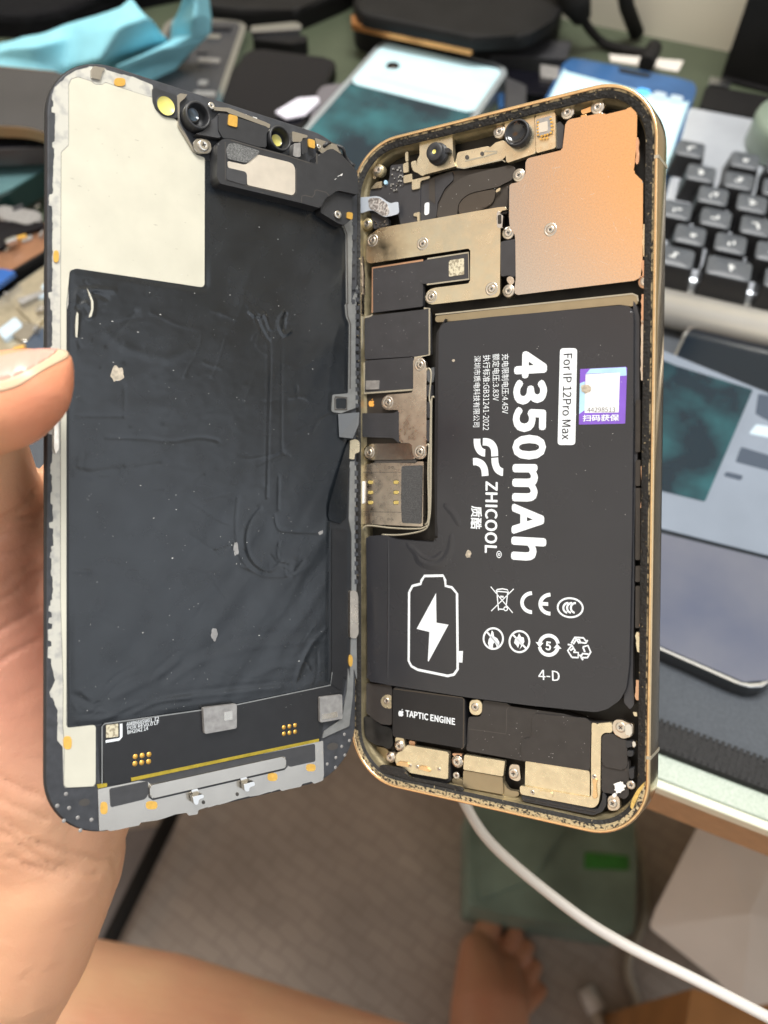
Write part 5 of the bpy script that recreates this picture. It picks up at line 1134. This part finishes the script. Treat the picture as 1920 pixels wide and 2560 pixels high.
# crumpled blue cloth
def sheet(name, rings, m, parent=None, sub=4, wob=.0018, thick=.0012):
    """grid of world points -> soft sheet with thickness"""
    bm = bmesh.new(); G = []
    for rw in rings: G.append([bm.verts.new(p) for p in rw])
    for a, b in zip(G, G[1:]):
        for i in range(len(a)-1): bm.faces.new((a[i], a[i+1], b[i+1], b[i]))
    bmesh.ops.subdivide_edges(bm, edges=bm.edges[:], cuts=6, use_grid_fill=True)
    bmesh.ops.smooth_vert(bm, verts=[v for v in bm.verts if not v.is_boundary], factor=.5, use_axis_x=True, use_axis_y=True, use_axis_z=True)
    for v in bm.verts: v.co += Vector(noise.noise_vector(v.co*22))*wob+Vector(noise.noise_vector(v.co*60))*wob*.6
    bmesh.ops.recalc_face_normals(bm, faces=bm.faces)
    geo = bmesh.ops.solidify(bm, geom=bm.faces[:], thickness=thick)
    o = bm_obj(name, bm, m, parent, True); return o
cl = base('cloth', 'crumpled light blue non woven cloth lying behind the screen half', 'cloth', 300, 150, ZD)
iv = cl.matrix_world.inverted()
def cg(rows): return [[iv @ W(*q('a', f'{x},{y}')[0], ZD+z) for x, y, z in r] for r in rows]
sheet('left_flap', cg([[(-60, 300, .02), (200, 235, .03), (420, 165, .035), (770, 50, .045), (840, -10, .05)], [(-60, 340, .02), (200, 300, .035), (450, 250, .03), (800, 160, .05), (960, 120, .045)], [(-60, 372, .018), (220, 395, .026), (420, 430, .018), (640, 380, .035), (1085, 270, .02)], [(200, 720, .010), (300, 620, .010), (400, 520, .010), (640, 480, .012), (900, 400, .010)]]), M['cyan_cloth'], cl)
sheet('right_flap', cg([[(1215, -60, .06), (1290, -60, .055), (1350, -60, .05)], [(1110, 150, .03), (1250, 120, .045), (1376, 120, .035)], [(1095, 260, .018), (1240, 240, .03), (1368, 205, .028)], [(780, 430, .026), (1050, 320, .03), (1300, 270, .022)]]), M['cyan_cloth'], cl)
sheet('front_fold', cg([[(760, 432, .027), (1050, 322, .031), (1310, 262, .023)], [(760, 520, .012), (980, 440, .015), (1180, 400, .012)], [(760, 640, .006), (930, 600, .006), (1060, 530, .005)]]), M['cyan_cloth'], cl)
# black bag and box at the back left, laptop with copper edge
def block(name, pl, z0, z1, m, label, cat, bev=.004, r=4):
    o = hslab(name, pl, z0, z1, m, r=r, bev=bev); tag(o, label, cat); return o
block('black_bag', [(-120, -330), (470, -330), (470, -60), (310, -30), (150, 25), (60, 40), (-120, 30)], ZD, ZD+.015, M['black_fabric'], 'black fabric bag at the back of the desk behind the blue cloth', 'bag', .012, 20)
block('black_box', [(470, -260), (930, -260), (900, -50), (860, -25), (740, 25), (600, 22), (470, 5)], ZD, ZD+.014, M['black_matte'], 'black box behind the gutted phone frame and steel bar', 'box', .006, 14)
lp = base('laptop', 'dark laptop with a copper front edge at the back of the desk', 'laptop', 1050, 90, ZD)
hslab('laptop_body', [(880, 52), (1175, 118), (1330, 96), (1410, 40), (1400, -200), (900, -200)], ZD, ZD+.018, M['black_matte'], lp, .002, 34)
hslab('copper_edge', [(878, 36), (1178, 100), (1186, 112), (1180, 122), (878, 58)], ZD+.018, ZD+.022, M['copper_band'], lp, .001, 3)
hslab('laptop_lid', [(885, 30), (1185, 92), (1325, 88), (1410, 30), (1400, -300), (890, -300)], ZD+.022, ZD+.030, M['black_matte'], lp, .003, 40)
# black upright speaker at the right
sp_ = base('desk_speaker', 'tall black box standing at the right rear of the desk by the wall', 'speaker', 1880, 200, ZD)
hslab('speaker_cabinet', [(1802, 196), (1990, 245), (2030, 120), (1835, 90)], ZD, ZD+.002, M['black_matte'], sp_, 0, 0)
b0, b1, b2, b3 = [W(*p, ZD) for p in ((1802, 196), (1990, 245), (2040, 110), (1850, 60))]
bm = bmesh.new(); o0 = sp_.location; poly_bm(bm, [(p.x-o0.x, p.y-o0.y) for p in (b0, b1, b2, b3)], .002, .26, .004); bm_obj('cabinet_shell', bm, M['black_matte'], sp_)
o = hslab('tape_piece', [(1775, 190), (1828, 200), (1826, 216), (1772, 208)], ZD, ZD+.012, M['steel_edge'], r=3, bev=.001); tag(o, 'short shiny connector piece in front of the black speaker', 'connector')
t, wd, th = phone_thing('black_phone', 'plain black phone between the speaker and the keyboard back edge', (1765, 212), (1990, 252), ZM, .010, .026, M['black_matte'], None, r=.004)
# black stand tube and cable at the wall
bm = bmesh.new(); tube_bm(bm, [C(1548, -90, 500), C(1568, 20, 530), W(1592, 84, ZD+.004)], .0048, 12); o = bm_obj('stand_rod', bm, M['rubber_black']); tag(o, 'straight black rod leaning in front of the cream wall', 'rod')
bm = bmesh.new(); tube_bm(bm, catmull([C(1400, -120, 505), C(1440, 10, 520), C(1462, 55, 530), W(1496, 98, ZD+.006), W(1535, 118, ZD+.003), W(1620, 132, ZD+.003)], 8), .0028, 10)
bt = bmesh.new()
o = bm_obj('power_cable', bm, M['rubber_black']); tag(o, 'black power cable curving along the back edge of the desk', 'cable')
bt.free(); bm = bmesh.new(); tube_bm(bm, [C(1402, -130, 503), C(1438, 5, 518), C(1455, 45, 527)], [.0105, .010, .006], 14); bm_obj('cable_plug', bm, M['rubber_black'], o)
o = hslab('white_slip', q('c', '690,330 1145,370 1110,435 960,410 700,370'), ZD, ZD+.001, M['paper_white'], r=2); tag(o, 'strip of pale paper behind the blue phone', 'paper')
bm = bmesh.new(); tube_bm(bm, [W(*q('c', '965,290')[0], ZD+.012), W(*q('c', '915,395')[0], ZD+.012)], .005, 10); o = bm_obj('pen_stub', bm, M['rubber_black']); tag(o, 'short black stub lying across the pale paper strip', 'stub')
# scattered small electronic scraps between the phones
for i, (x, y, a, b, m, lb) in enumerate(((1290, 152, 30, 9, 'gold_pad', 'small gold ribbon connector among the scraps'), (1258, 250, 12, 22, 'screen_navy', 'small violet strip beside the clear cased phone'), (1220, 118, 40, 10, 'chip_grey', 'flat grey metal scrap behind the clear cased phone'), (1330, 105, 26, 9, 'steel_edge', 'short bright metal scrap behind the loose boards'), (1410, 122, 14, 12, 'chip_grey', 'square grey chip near the blue phone'), (1330, 205, 60, 34, 'black_gloss', 'black glossy part between the two lit phones'), (1300, 118, 130, 28, 'board_black', 'long black circuit board behind the lit phones'), (1375, 178, 24, 18, 'chip_grey', 'dull grey scrap at the corner of the blue phone'), (1290, 250, 26, 60, 'board_black', 'dark flat board between the two lit phones'), (1205, 90, 40, 10, 'black_gloss', 'dark glossy scrap under the laptop edge'))):
    hgt = ZD+.002+.0015*i
    o = hslab('scrap_part', [(x-a, y-b), (x+a, y-b*.6), (x+a*.9, y+b), (x-a*.95, y+b*.7)], ZD, hgt, M[m], r=3, bev=.0006); tag(o, lb, 'electronic part', 'loose electronic parts on the desk')

# ---- heap at the left edge
def gslab(name, txt, z0, z1, m, label, cat='phone', bev=.0015, r=6, z='g', group='phones and parts heaped at the left'):
    o = hslab(name, q(z, txt), ZD+z0, ZD+z1, m, r=r, bev=bev); tag(o, label, cat, group); return o
def stacked(name, label, txt, z0, z1, mbody, mtop, inset=.93, cat='phone', r=8):
    l = q('g', txt); P = on_plane(l, ZD+z1); c = sum(P, Vector())/len(P)
    t = thing(name, label, cat, Matrix.Translation((c.x, c.y, ZD+z0)), 'phones and parts heaped at the left')
    A = [(p.x-c.x, p.y-c.y) for p in P]
    bm = bmesh.new(); poly_bm(bm, rnd(A, .008), 0, z1-z0, .0015, 0, 3); bm_obj('phone_body', bm, mbody, t)
    bm = bmesh.new(); poly_bm(bm, rnd([(x*inset, y*inset) for x, y in A], .007), z1-z0-.0005, z1-z0+.0003); bm_obj('phone_back', bm, mtop, t)
    return t
stacked('worn_phone', 'dark grey glossy phone with a tan edge, topmost of the left heap', '-420,0 500,90 480,590 200,500 -420,480', .040, .0455, M['tan_edge'], M['brown_gloss'], .965)
stacked('worn_phone', 'brown phone just under the topmost grey one in the left heap', '-420,500 480,470 480,640 -420,680', .026, .035, M['brown_gloss'], M['black_gloss'], .86)
stacked('teal_phone', 'teal phone with dark green edge lying in the left heap', '-300,700 480,630 480,730 10,1010 -300,1040', .008, .020, M['teal_edge'], M['teal_gloss'], .92)
br_ = stacked('camera_bracket', 'silver twin ring bracket lying on the left heap', '-40,1060 130,1090 310,1120 300,1180 220,1230 -20,1170', .012, .016, M['chip_grey'], M['chip_grey'], .9, 'bracket')
hs = stacked('copper_housing', 'opened phone housing with a copper plate in the left heap', '-300,1160 330,1200 480,1180 480,1330 -300,1800', .004, .013, M['black_matte'], M['copper_plate'], .93)
gslab('plate_part', '-40,1180 330,1190 330,1220 200,1260 130,1290 0,1390 -60,1370', .0135, .016, M['black_gloss'], 'dark plate lying on the copper housing', 'plate')
gslab('blue_part', '-100,1530 40,1540 115,1560 0,1650 -100,1700', .0135, .016, M['blue_plastic'], 'blue plastic piece beside the copper housing', 'plastic part')
gslab('metal_part', '35,1320 115,1290 130,1310 40,1350', .0165, .019, M['steel_edge'], 'shiny oblong clip on the dark plate', 'clip')
st = stacked('silver_housing', 'silver rimmed empty phone housing lowest in the left heap', '-320,1960 330,1500 480,1420 480,2040 200,2240 -320,2260', .002, .010, M['steel_edge'], M['champagne'], .9)
for txt, z0, z1, m, lb in (('100,1800 330,1650 330,1900 260,1960', .0105, .0125, 'champagne', 'champagne shield plate in the silver housing'), ('-20,1990 110,1890 170,1960 30,2060', .0105, .013, 'screen_light', 'pale grey battery piece in the silver housing'), ('100,1920 300,1950 190,2080 60,2010', .0108, .0128, 'silver_plate', 'light square plate in the silver housing'), ('150,2090 330,1960 330,2120 250,2180', .0105, .012, 'screen_box', 'dark slate patch at the corner of the silver housing'), ('120,1760 330,1690 320,1720 150,1800', .0108, .015, 'chip_grey', 'grey metal strip along the silver housing rim')):
    gslab('shield_part', txt, z0, z1, M[m], lb, 'phone part')

rl = random.Random(5)
for k in range(16):
    x, y = rl.uniform(-10, 320), rl.choice((rl.uniform(1060, 1400), rl.uniform(1640, 2200))); a, b2, sk = rl.uniform(12, 45), rl.uniform(6, 16), rl.uniform(-20, 4)
    zb = .0135 if y < 1500 else .0128
    gslab('metal_scrap', f'{x-a},{y-b2-sk} {x+a},{y-b2+sk} {x+a},{y+b2+sk} {x-a},{y+b2-sk}', zb, zb+rl.uniform(.001, .004), M[(mk := rl.choice(('steel_edge', 'chip_grey', 'silver_plate', 'gold_pad', 'board_black', 'screen_light')))], {'steel_edge': 'tiny bright steel', 'chip_grey': 'tiny dull grey metal', 'silver_plate': 'tiny warm silver', 'gold_pad': 'tiny gold', 'board_black': 'tiny black board', 'screen_light': 'tiny pale blue grey'}[mk]+(' piece lying on the copper phone housing' if y < 1500 else ' piece lying in the silver rimmed housing'), 'phone part', .0004, 4)

# ---- below the desk
def tube_thing(name, pts, r, m, label, cat, k=8):
    P = catmull(pts, k); bm = bmesh.new(); tube_bm(bm, P, r, 14); o = bm_obj(name, bm, m, None); tag(o, label, cat); return o
tube_thing('charging_cable', [C(1090, 1860, 300), C(1150, 1985, 285), C(1230, 2110, 275), C(1420, 2270, 262), C(1560, 2360, 256), C(1740, 2450, 250), C(1930, 2548, 245), C(2150, 2660, 240)], .0017, M['cable_white'], 'thick white cable hanging in front of the desk edge', 'cable')
tube_thing('thin_cable', [W(1560, 1990, .03), W(1590, 2100, .012), W(1608, 2180, .006), W(1612, 2290, .006), W(1570, 2410, .006), W(1590, 2500, .006), W(1612, 2600, .006)], .0045, M['cable_beige'], 'thin beige cable lying on the floor by the green box', 'cable')
cpl = tube_thing('cable_end', [W(1455, 2478, .010), W(1490, 2535, .010), W(1530, 2620, .008)], .006, M['cable_beige'], 'pale cable with a white plug end on the floor', 'cable')
bm = bmesh.new(); tube_bm(bm, [W(1462, 2470, .012), W(1492, 2528, .012)], [.009, .010], 12); bm_obj('cable_plug', bm, M['cable_white'], cpl)
gb = base('green_box', 'dark green plastic box with a bright green label on the floor under the desk', 'box', 1380, 2200, 0)
hslab('box_body', [(1172, 2000), (1585, 2010), (1592, 2180), (1585, 2335), (1260, 2285), (1170, 2262)], .002, .10, M['green_plastic'], gb, .006, 12)
hslab('box_label', [(1462, 2130), (1572, 2140), (1572, 2175), (1462, 2170)], .0995, .102, M['green_label'], gb, .0005, 3)
hslab('lid_ridge', [(1185, 2010), (1420, 2060), (1330, 2200), (1200, 2250)], .0995, .104, M['green_plastic'], gb, .002, 8)
pg = [(1768, 2020), (1960, 2080), (2040, 2330), (1980, 2500), (1858, 2520), (1790, 2450), (1622, 2318), (1640, 2270)]
cx_, cy_ = 1830, 2270
bm = bmesh.new(); Tp = [W(p.x, p.y, .36) for p in rnd(pg, 16)]; Mp = [W(cx_+(p.x-cx_)*.97, cy_+(p.y-cy_)*.97, .20) for p in rnd(pg, 16)]; Bp = [W(cx_+(p.x-cx_)*.90, cy_+(p.y-cy_)*.90, .002) for p in rnd(pg, 16)]
oc = W(cx_, cy_, 0); R3 = [[bm.verts.new(v-oc) for v in L_] for L_ in (Bp, Mp, Tp)]; n = len(Tp)
for a_, b_ in zip(R3, R3[1:]):
    for i in range(n): bm.faces.new((a_[i], a_[(i+1) % n], b_[(i+1) % n], b_[i]))
ctr = bm.verts.new(sum((v.co for v in R3[2]), Vector())/n+Vector((0, 0, .012)))
for i in range(n): bm.faces.new((R3[2][i], R3[2][(i+1) % n], ctr))
bm.faces.new(R3[0][::-1]); bmesh.ops.recalc_face_normals(bm, faces=bm.faces)
bmesh.ops.subdivide_edges(bm, edges=[e for e in bm.edges if ctr in e.verts], cuts=3)
o = bm_obj('paper_bag', bm, M['paper_white']); o.location = oc; tag(o, 'crumpled off white paper bag standing under the right end of the desk', 'bag')
block('wood_stool', [(1728, 2470), (1850, 2505), (1930, 2480), (1980, 2650), (1700, 2660)], .0, .30, M['oak'], 'orange brown wooden stool corner below the paper bag', 'stool', .006, 6)
o = hslab('floor_cloth', q('e', '545,300 740,280 470,790 250,760 330,560'), .001, .010, M['cloth_grey'], r=4); tag(o, 'pale grey cloth on the floor left of the black pole', 'floor cloth')
bm = bmesh.new(); tube_bm(bm, [W(*q('e', '770,180')[0], .05), W(*q('e', '470,790')[0], .03), W(*q('e', '400,900')[0], .03)], .0085, 12); o = bm_obj('black_pole', bm, M['rubber_black']); tag(o, 'slim black pole lying on the brown floor', 'pole')

# ================================================================== PERSON
ms = mat('skin', (.70, .345, .21), .42, 0, col2=(.76, .46, .265), thr=.5, soft=.2, vs=22, bump=.00009, bs=900, sss=.16, rv=.05)
n2 = ms.node_tree; pb2 = n2.nodes['Principled BSDF']; old = pb2.inputs['Normal'].links[0].from_node
rn = n2.nodes.new('ShaderNodeTexNoise'); rn.noise_type = 'RIDGED_MULTIFRACTAL'; rn.inputs['Scale'].default_value = 105; rn.inputs['Detail'].default_value = 5; rn.inputs['Distortion'].default_value = .6
mp2 = n2.nodes.new('ShaderNodeMapping'); mp2.inputs['Rotation'].default_value = (.4, .3, .6); mp2.inputs['Scale'].default_value = (.6, 1.8, 1)
tc2 = n2.nodes.new('ShaderNodeTexCoord'); n2.links.new(tc2.outputs['Object'], mp2.inputs[0]); n2.links.new(mp2.outputs[0], rn.inputs['Vector'])
b2_ = n2.nodes.new('ShaderNodeBump'); b2_.inputs['Distance'].default_value = .00032; b2_.invert = True; n2.links.new(rn.outputs['Fac'], b2_.inputs['Height']); n2.links.new(old.outputs[0], b2_.inputs['Normal']); n2.links.new(b2_.outputs[0], pb2.inputs['Normal'])
mat('nail', (.70, .36, .29), .3, 0, sss=.1)
mat('nail_tip', (.70, .50, .33), .32, 0, sss=.1)
def blob_mesh(chains, vox, smooth=6, name='tmp'):
    bm = bmesh.new()
    for ch in chains:
        for (a, ra), (b, rb) in zip(ch, ch[1:]):
            a, b = Vector(a), Vector(b); L_ = (b-a).length; n = max(2, int(L_/(min(ra, rb)*.28))+1)
            for i in range(n+1):
                t = i/n; bmesh.ops.create_icosphere(bm, subdivisions=3, radius=ra+(rb-ra)*t, matrix=Matrix.Translation(a.lerp(b, t)))
    me = bpy.data.meshes.new(name); bm.to_mesh(me); bm.free(); o = bpy.data.objects.new(name, me); COL.objects.link(o)
    r = o.modifiers.new('r', 'REMESH'); r.mode = 'VOXEL'; r.voxel_size = vox
    s = o.modifiers.new('s', 'SMOOTH'); s.iterations = smooth; s.factor = .5
    out = bpy.data.meshes.new_from_object(o.evaluated_get(bpy.context.evaluated_depsgraph_get()))
    bpy.data.objects.remove(o); bpy.data.meshes.remove(me); return out
mm = .001
def cz(px, py, z, r): return (C(px, py, z), r*mm)
def panel_z(px, py, off):        # depth of the screen half plus an offset (mm)
    d = Vector(((px-960)/F, (py-1280)/F, 1)); return PL.t.dot(PL.n)/d.dot(PL.n)+off
elbow = C(-560, 3150, 262)
hand = [
    [cz(60, 2140, 222, 26), cz(-30, 2330, 224, 28), cz(-215, 2620, 230, 31), (elbow, .040)],                      # forearm
    [(elbow, .040), (elbow+Vector((-.05, -.16, .10)), .045), (elbow+Vector((-.02, -.28, .24)), .052)],             # upper arm
    [cz(60, 2140, 222, 24), cz(120, 1960, 222, 24), cz(170, 1700, 222, 20), cz(230, 1480, 222, 15)],
    [cz(60, 2140, 222, 24), cz(30, 1900, 214, 25), cz(-20, 1660, 206, 22), cz(-40, 1460, 200, 18), cz(-40, 1330, 194, 14)],   # thenar side
    [cz(-20, 1900, 218, 22), cz(-60, 1600, 212, 20), cz(-120, 1350, 200, 16)],
    [cz(60, 1450, 212, 13), cz(50, 1290, 206, 10), cz(60, 1230, 204, 7)],
    [cz(170, 1700, 224, 18), cz(330, 1720, 232, 15)],
    [cz(-20, 1480, 196, 13), cz(-15, 1250, 184, 10.5), cz(-70, 1130, 172, 11), cz(-130, 1050, 162, 11)],             # thumb root seen under the tip
    [cz(-210, 1040, 158, 10.5), cz(-60, 1018, 154, 9.9), cz(20, 1000, 153, 9.1), cz(72, 975, 152.5, 7.7), cz(108, 950, 153, 5.6), cz(136, 922, 153.5, 3.7), cz(154, 902, 153.8, 2.5)],  # thumb
]
for (mx, my, tx, ty, r0) in ((120, 1330, 400, 1010, 9.2), (200, 1450, 520, 1180, 9.6), (270, 1580, 560, 1400, 9.2), (330, 1720, 560, 1610, 8)):   # four fingers behind the screen
    mz = panel_z(mx, my, 22); tz = panel_z(tx, ty, 13)
    hand.append([cz(mx, my, mz+8, r0+2), cz(mx+(tx-mx)*.42, my+(ty-my)*.42-25, (mz+tz)/2+8, r0), cz(mx+(tx-mx)*.76, my+(ty-my)*.76-14, tz+5, r0-1), cz(tx, ty, tz, r0-2)])
hand_me = blob_mesh(hand, .0011, 14)
def redder(px, py, z, r0, r1, col):
    d = n2.nodes.new('ShaderNodeVectorMath'); d.operation = 'DISTANCE'; n2.links.new(tc2.outputs['Object'], d.inputs[0]); d.inputs[1].default_value = C(px, py, z)
    m = n2.nodes.new('ShaderNodeMapRange'); m.interpolation_type = 'SMOOTHSTEP'; n2.links.new(d.outputs['Value'], m.inputs['Value'])
    for k, v in zip(('From Min', 'From Max', 'To Min', 'To Max'), (r0, r1, .6, 0)): m.inputs[k].default_value = v
    x = n2.nodes.new('ShaderNodeMix'); x.data_type = 'RGBA'; n2.links.new(m.outputs['Result'], x.inputs['Factor'])
    n2.links.new(pb2.inputs['Base Color'].links[0].from_socket, x.inputs['A']); x.inputs['B'].default_value = (*col, 1); n2.links.new(x.outputs['Result'], pb2.inputs['Base Color'])
redder(40, 1640, 200, .012, .060, (.70, .30, .225)); redder(150, 1000, 150, .004, .022, (.78, .21, .11))
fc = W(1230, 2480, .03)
def shade_at(c, r0, r1, col, amt):
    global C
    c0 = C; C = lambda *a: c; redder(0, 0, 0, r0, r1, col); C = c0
shade_at(fc, .10, .22, (.30, .115, .06), 1)  # foot skin coloured darker and redder for the shade under the desk
def crease(me, lines, wpx, depth):
    inv = CAMW.inverted(); N = [v.normal.copy() for v in me.vertices]; segs = [(Vector(a), Vector(b)) for l in lines for a, b in zip(l, l[1:])]
    for v, nn in zip(me.vertices, N):
        c = inv @ v.co
        if c.z <= 0 or (v.co-Vector((0, 0, CAMZ))).dot(nn) > 0: continue
        p = Vector((960+F*c.x/c.z, 1280+F*c.y/c.z))
        if not (-120 < p.x < 420 and 1050 < p.y < 2560): continue
        d = 1e9
        for a, b in segs:
            ab = b-a; t = max(0, min(1, (p-a).dot(ab)/(ab.length_squared+1e-9))); d = min(d, (p-a-ab*t).length)
        if d < wpx*3: v.co -= nn*depth*math.exp(-(d/wpx)**2)
CR = [[(v.x, v.y) for v in catmull([Vector((x, y, 0)) for x, y in q(z, t)], 5)] for z, t in (
    ('K', '-60,2010 120,1940 260,1830 340,1700 400,1640'), ('K', '-60,2110 150,1990 330,1950 500,1930'), ('K', '-40,2190 120,2130 300,2060 520,2010'),
    ('F', '-40,1130 60,1060 130,1040 200,1010'), ('F', '-40,1230 80,1190 160,1150 230,1130'), ('F', '-20,1420 60,1380 150,1300 220,1270'), ('F', '-20,1560 80,1500 180,1440'), ('F', '-10,1690 70,1640 170,1590'), ('F', '20,1330 90,1280 170,1230'),
    ('e', '-20,60 80,120 160,150 230,180'), ('e', '-20,230 100,320 230,385 400,425 500,432'), ('e', '-20,300 70,350 170,425 300,480 420,498'), ('e', '40,420 160,470 300,505'), ('e', '-20,160 60,200 200,260'))]
crease(hand_me, CR, 6, .00055)
# legs: bent knee across the bottom of the frame, and a bare right foot on the floor
g = lambda px, py, z, r: (W(px, py, z), r*mm)
leg = [[(C(-900, 2650, 470), .078), (C(-250, 2645, 455), .074), (C(350, 2740, 450), .070), (C(1000, 2900, 448), .062), (C(1700, 3200, 450), .050)],
       [(C(-900, 2700, 470), .078), (C(-700, 3600, 470), .085), (C(100, 4600, 520), .095)]]
foot = [[g(1215, 2640, .045, 38), g(1215, 2520, .038, 36), g(1205, 2430, .030, 27), g(1195, 2380, .024, 20)],
        [g(1215, 2640, .045, 38), g(1240, 2520, .034, 34), g(1255, 2440, .024, 22)],
        [g(1230, 2560, .034, 32), g(1285, 2480, .022, 18)],
        [g(1180, 2430, .022, 17), g(1205, 2360, .020, 14.5), g(1228, 2300, .019, 13.5), g(1232, 2285, .019, 12)],
        [g(1240, 2420, .020, 12), g(1275, 2360, .019, 9.5), g(1288, 2330, .017, 9)],
        [g(1270, 2440, .019, 11), g(1305, 2390, .018, 9), g(1318, 2368, .016, 8.5)],
        [g(1290, 2480, .019, 11), g(1328, 2435, .017, 8.5), g(1338, 2418, .015, 8)],
        [g(1300, 2520, .018, 11), g(1340, 2488, .015, 8.5), g(1350, 2476, .014, 8)],
        [g(1215, 2640, .045, 38), g(1220, 2760, .05, 36), g(1225, 2900, .045, 33)],
        [g(1220, 2760, .06, 36), (W(1220, 2830, .10)+Vector((0, -.01, .03)), .036), (Vector((.10, -.16, .46)), .055)]]
leg_me = blob_mesh(leg, .004, 8); foot_me = blob_mesh(foot, .0024, 2)
bm = bmesh.new()
for m_ in (hand_me, leg_me, foot_me): bm.from_mesh(m_); bpy.data.meshes.remove(m_)
person = bm_obj('person', bm, M['skin'], None, True)
tag(person, 'person with bare arm, leg and foot, thumb pressing the left edge of the phone screen', 'person')
# thumb nail laid on the thumb
bpy.context.view_layer.update()
bvh = BVHTree.FromObject(person, bpy.context.evaluated_depsgraph_get())
def on_skin(px, py, lift):
    o = Vector((0, 0, CAMZ)); d = (C(px, py, 100)-o).normalized(); hit = bvh.ray_cast(o, d)
    if hit[0] is None or (hit[0]-o).length > .30: return None
    return hit[0]+hit[1]*lift
def nail(name, curve_a, curve_b, m, nu=30, nv=10, lift=.0003):
    A = catmull([Vector((x, y, 0)) for x, y in curve_a], 8); B = catmull([Vector((x, y, 0)) for x, y in curve_b], 8); bm = bmesh.new(); G = {}
    for i in range(nu+1):
        a = A[int(i/nu*(len(A)-1))]; b = B[int(i/nu*(len(B)-1))]
        for j in range(nv+1):
            p = a.lerp(b, j/nv); w3 = on_skin(p.x, p.y, lift*(1 if 0 < j < nv else .4))
            if w3 is None:
                for tt in range(1, 9):
                    pp = p.lerp(Vector((60, 985, 0)), tt*.03); w3 = on_skin(pp.x, pp.y, lift)
                    if w3 is not None: break
            if w3 is not None: G[i, j] = bm.verts.new(w3)
    for i in range(nu):
        for j in range(nv):
            k = [(i, j), (i+1, j), (i+1, j+1), (i, j+1)]
            if all(x in G for x in k): bm.faces.new([G[x] for x in k]).smooth = True
    bmesh.ops.recalc_face_normals(bm, faces=bm.faces)
    return bm_obj(name, bm, m, person)
nail('thumb_nail', [(-40, 900), (40, 882), (100, 872), (146, 872)], [(-40, 962), (30, 945), (90, 915), (132, 888)], M['nail'])
nail('nail_tip', [(-40, 962), (30, 945), (90, 915), (132, 888), (146, 872)], [(-40, 988), (40, 968), (110, 926), (164, 897), (172, 884)], M['nail_tip'])
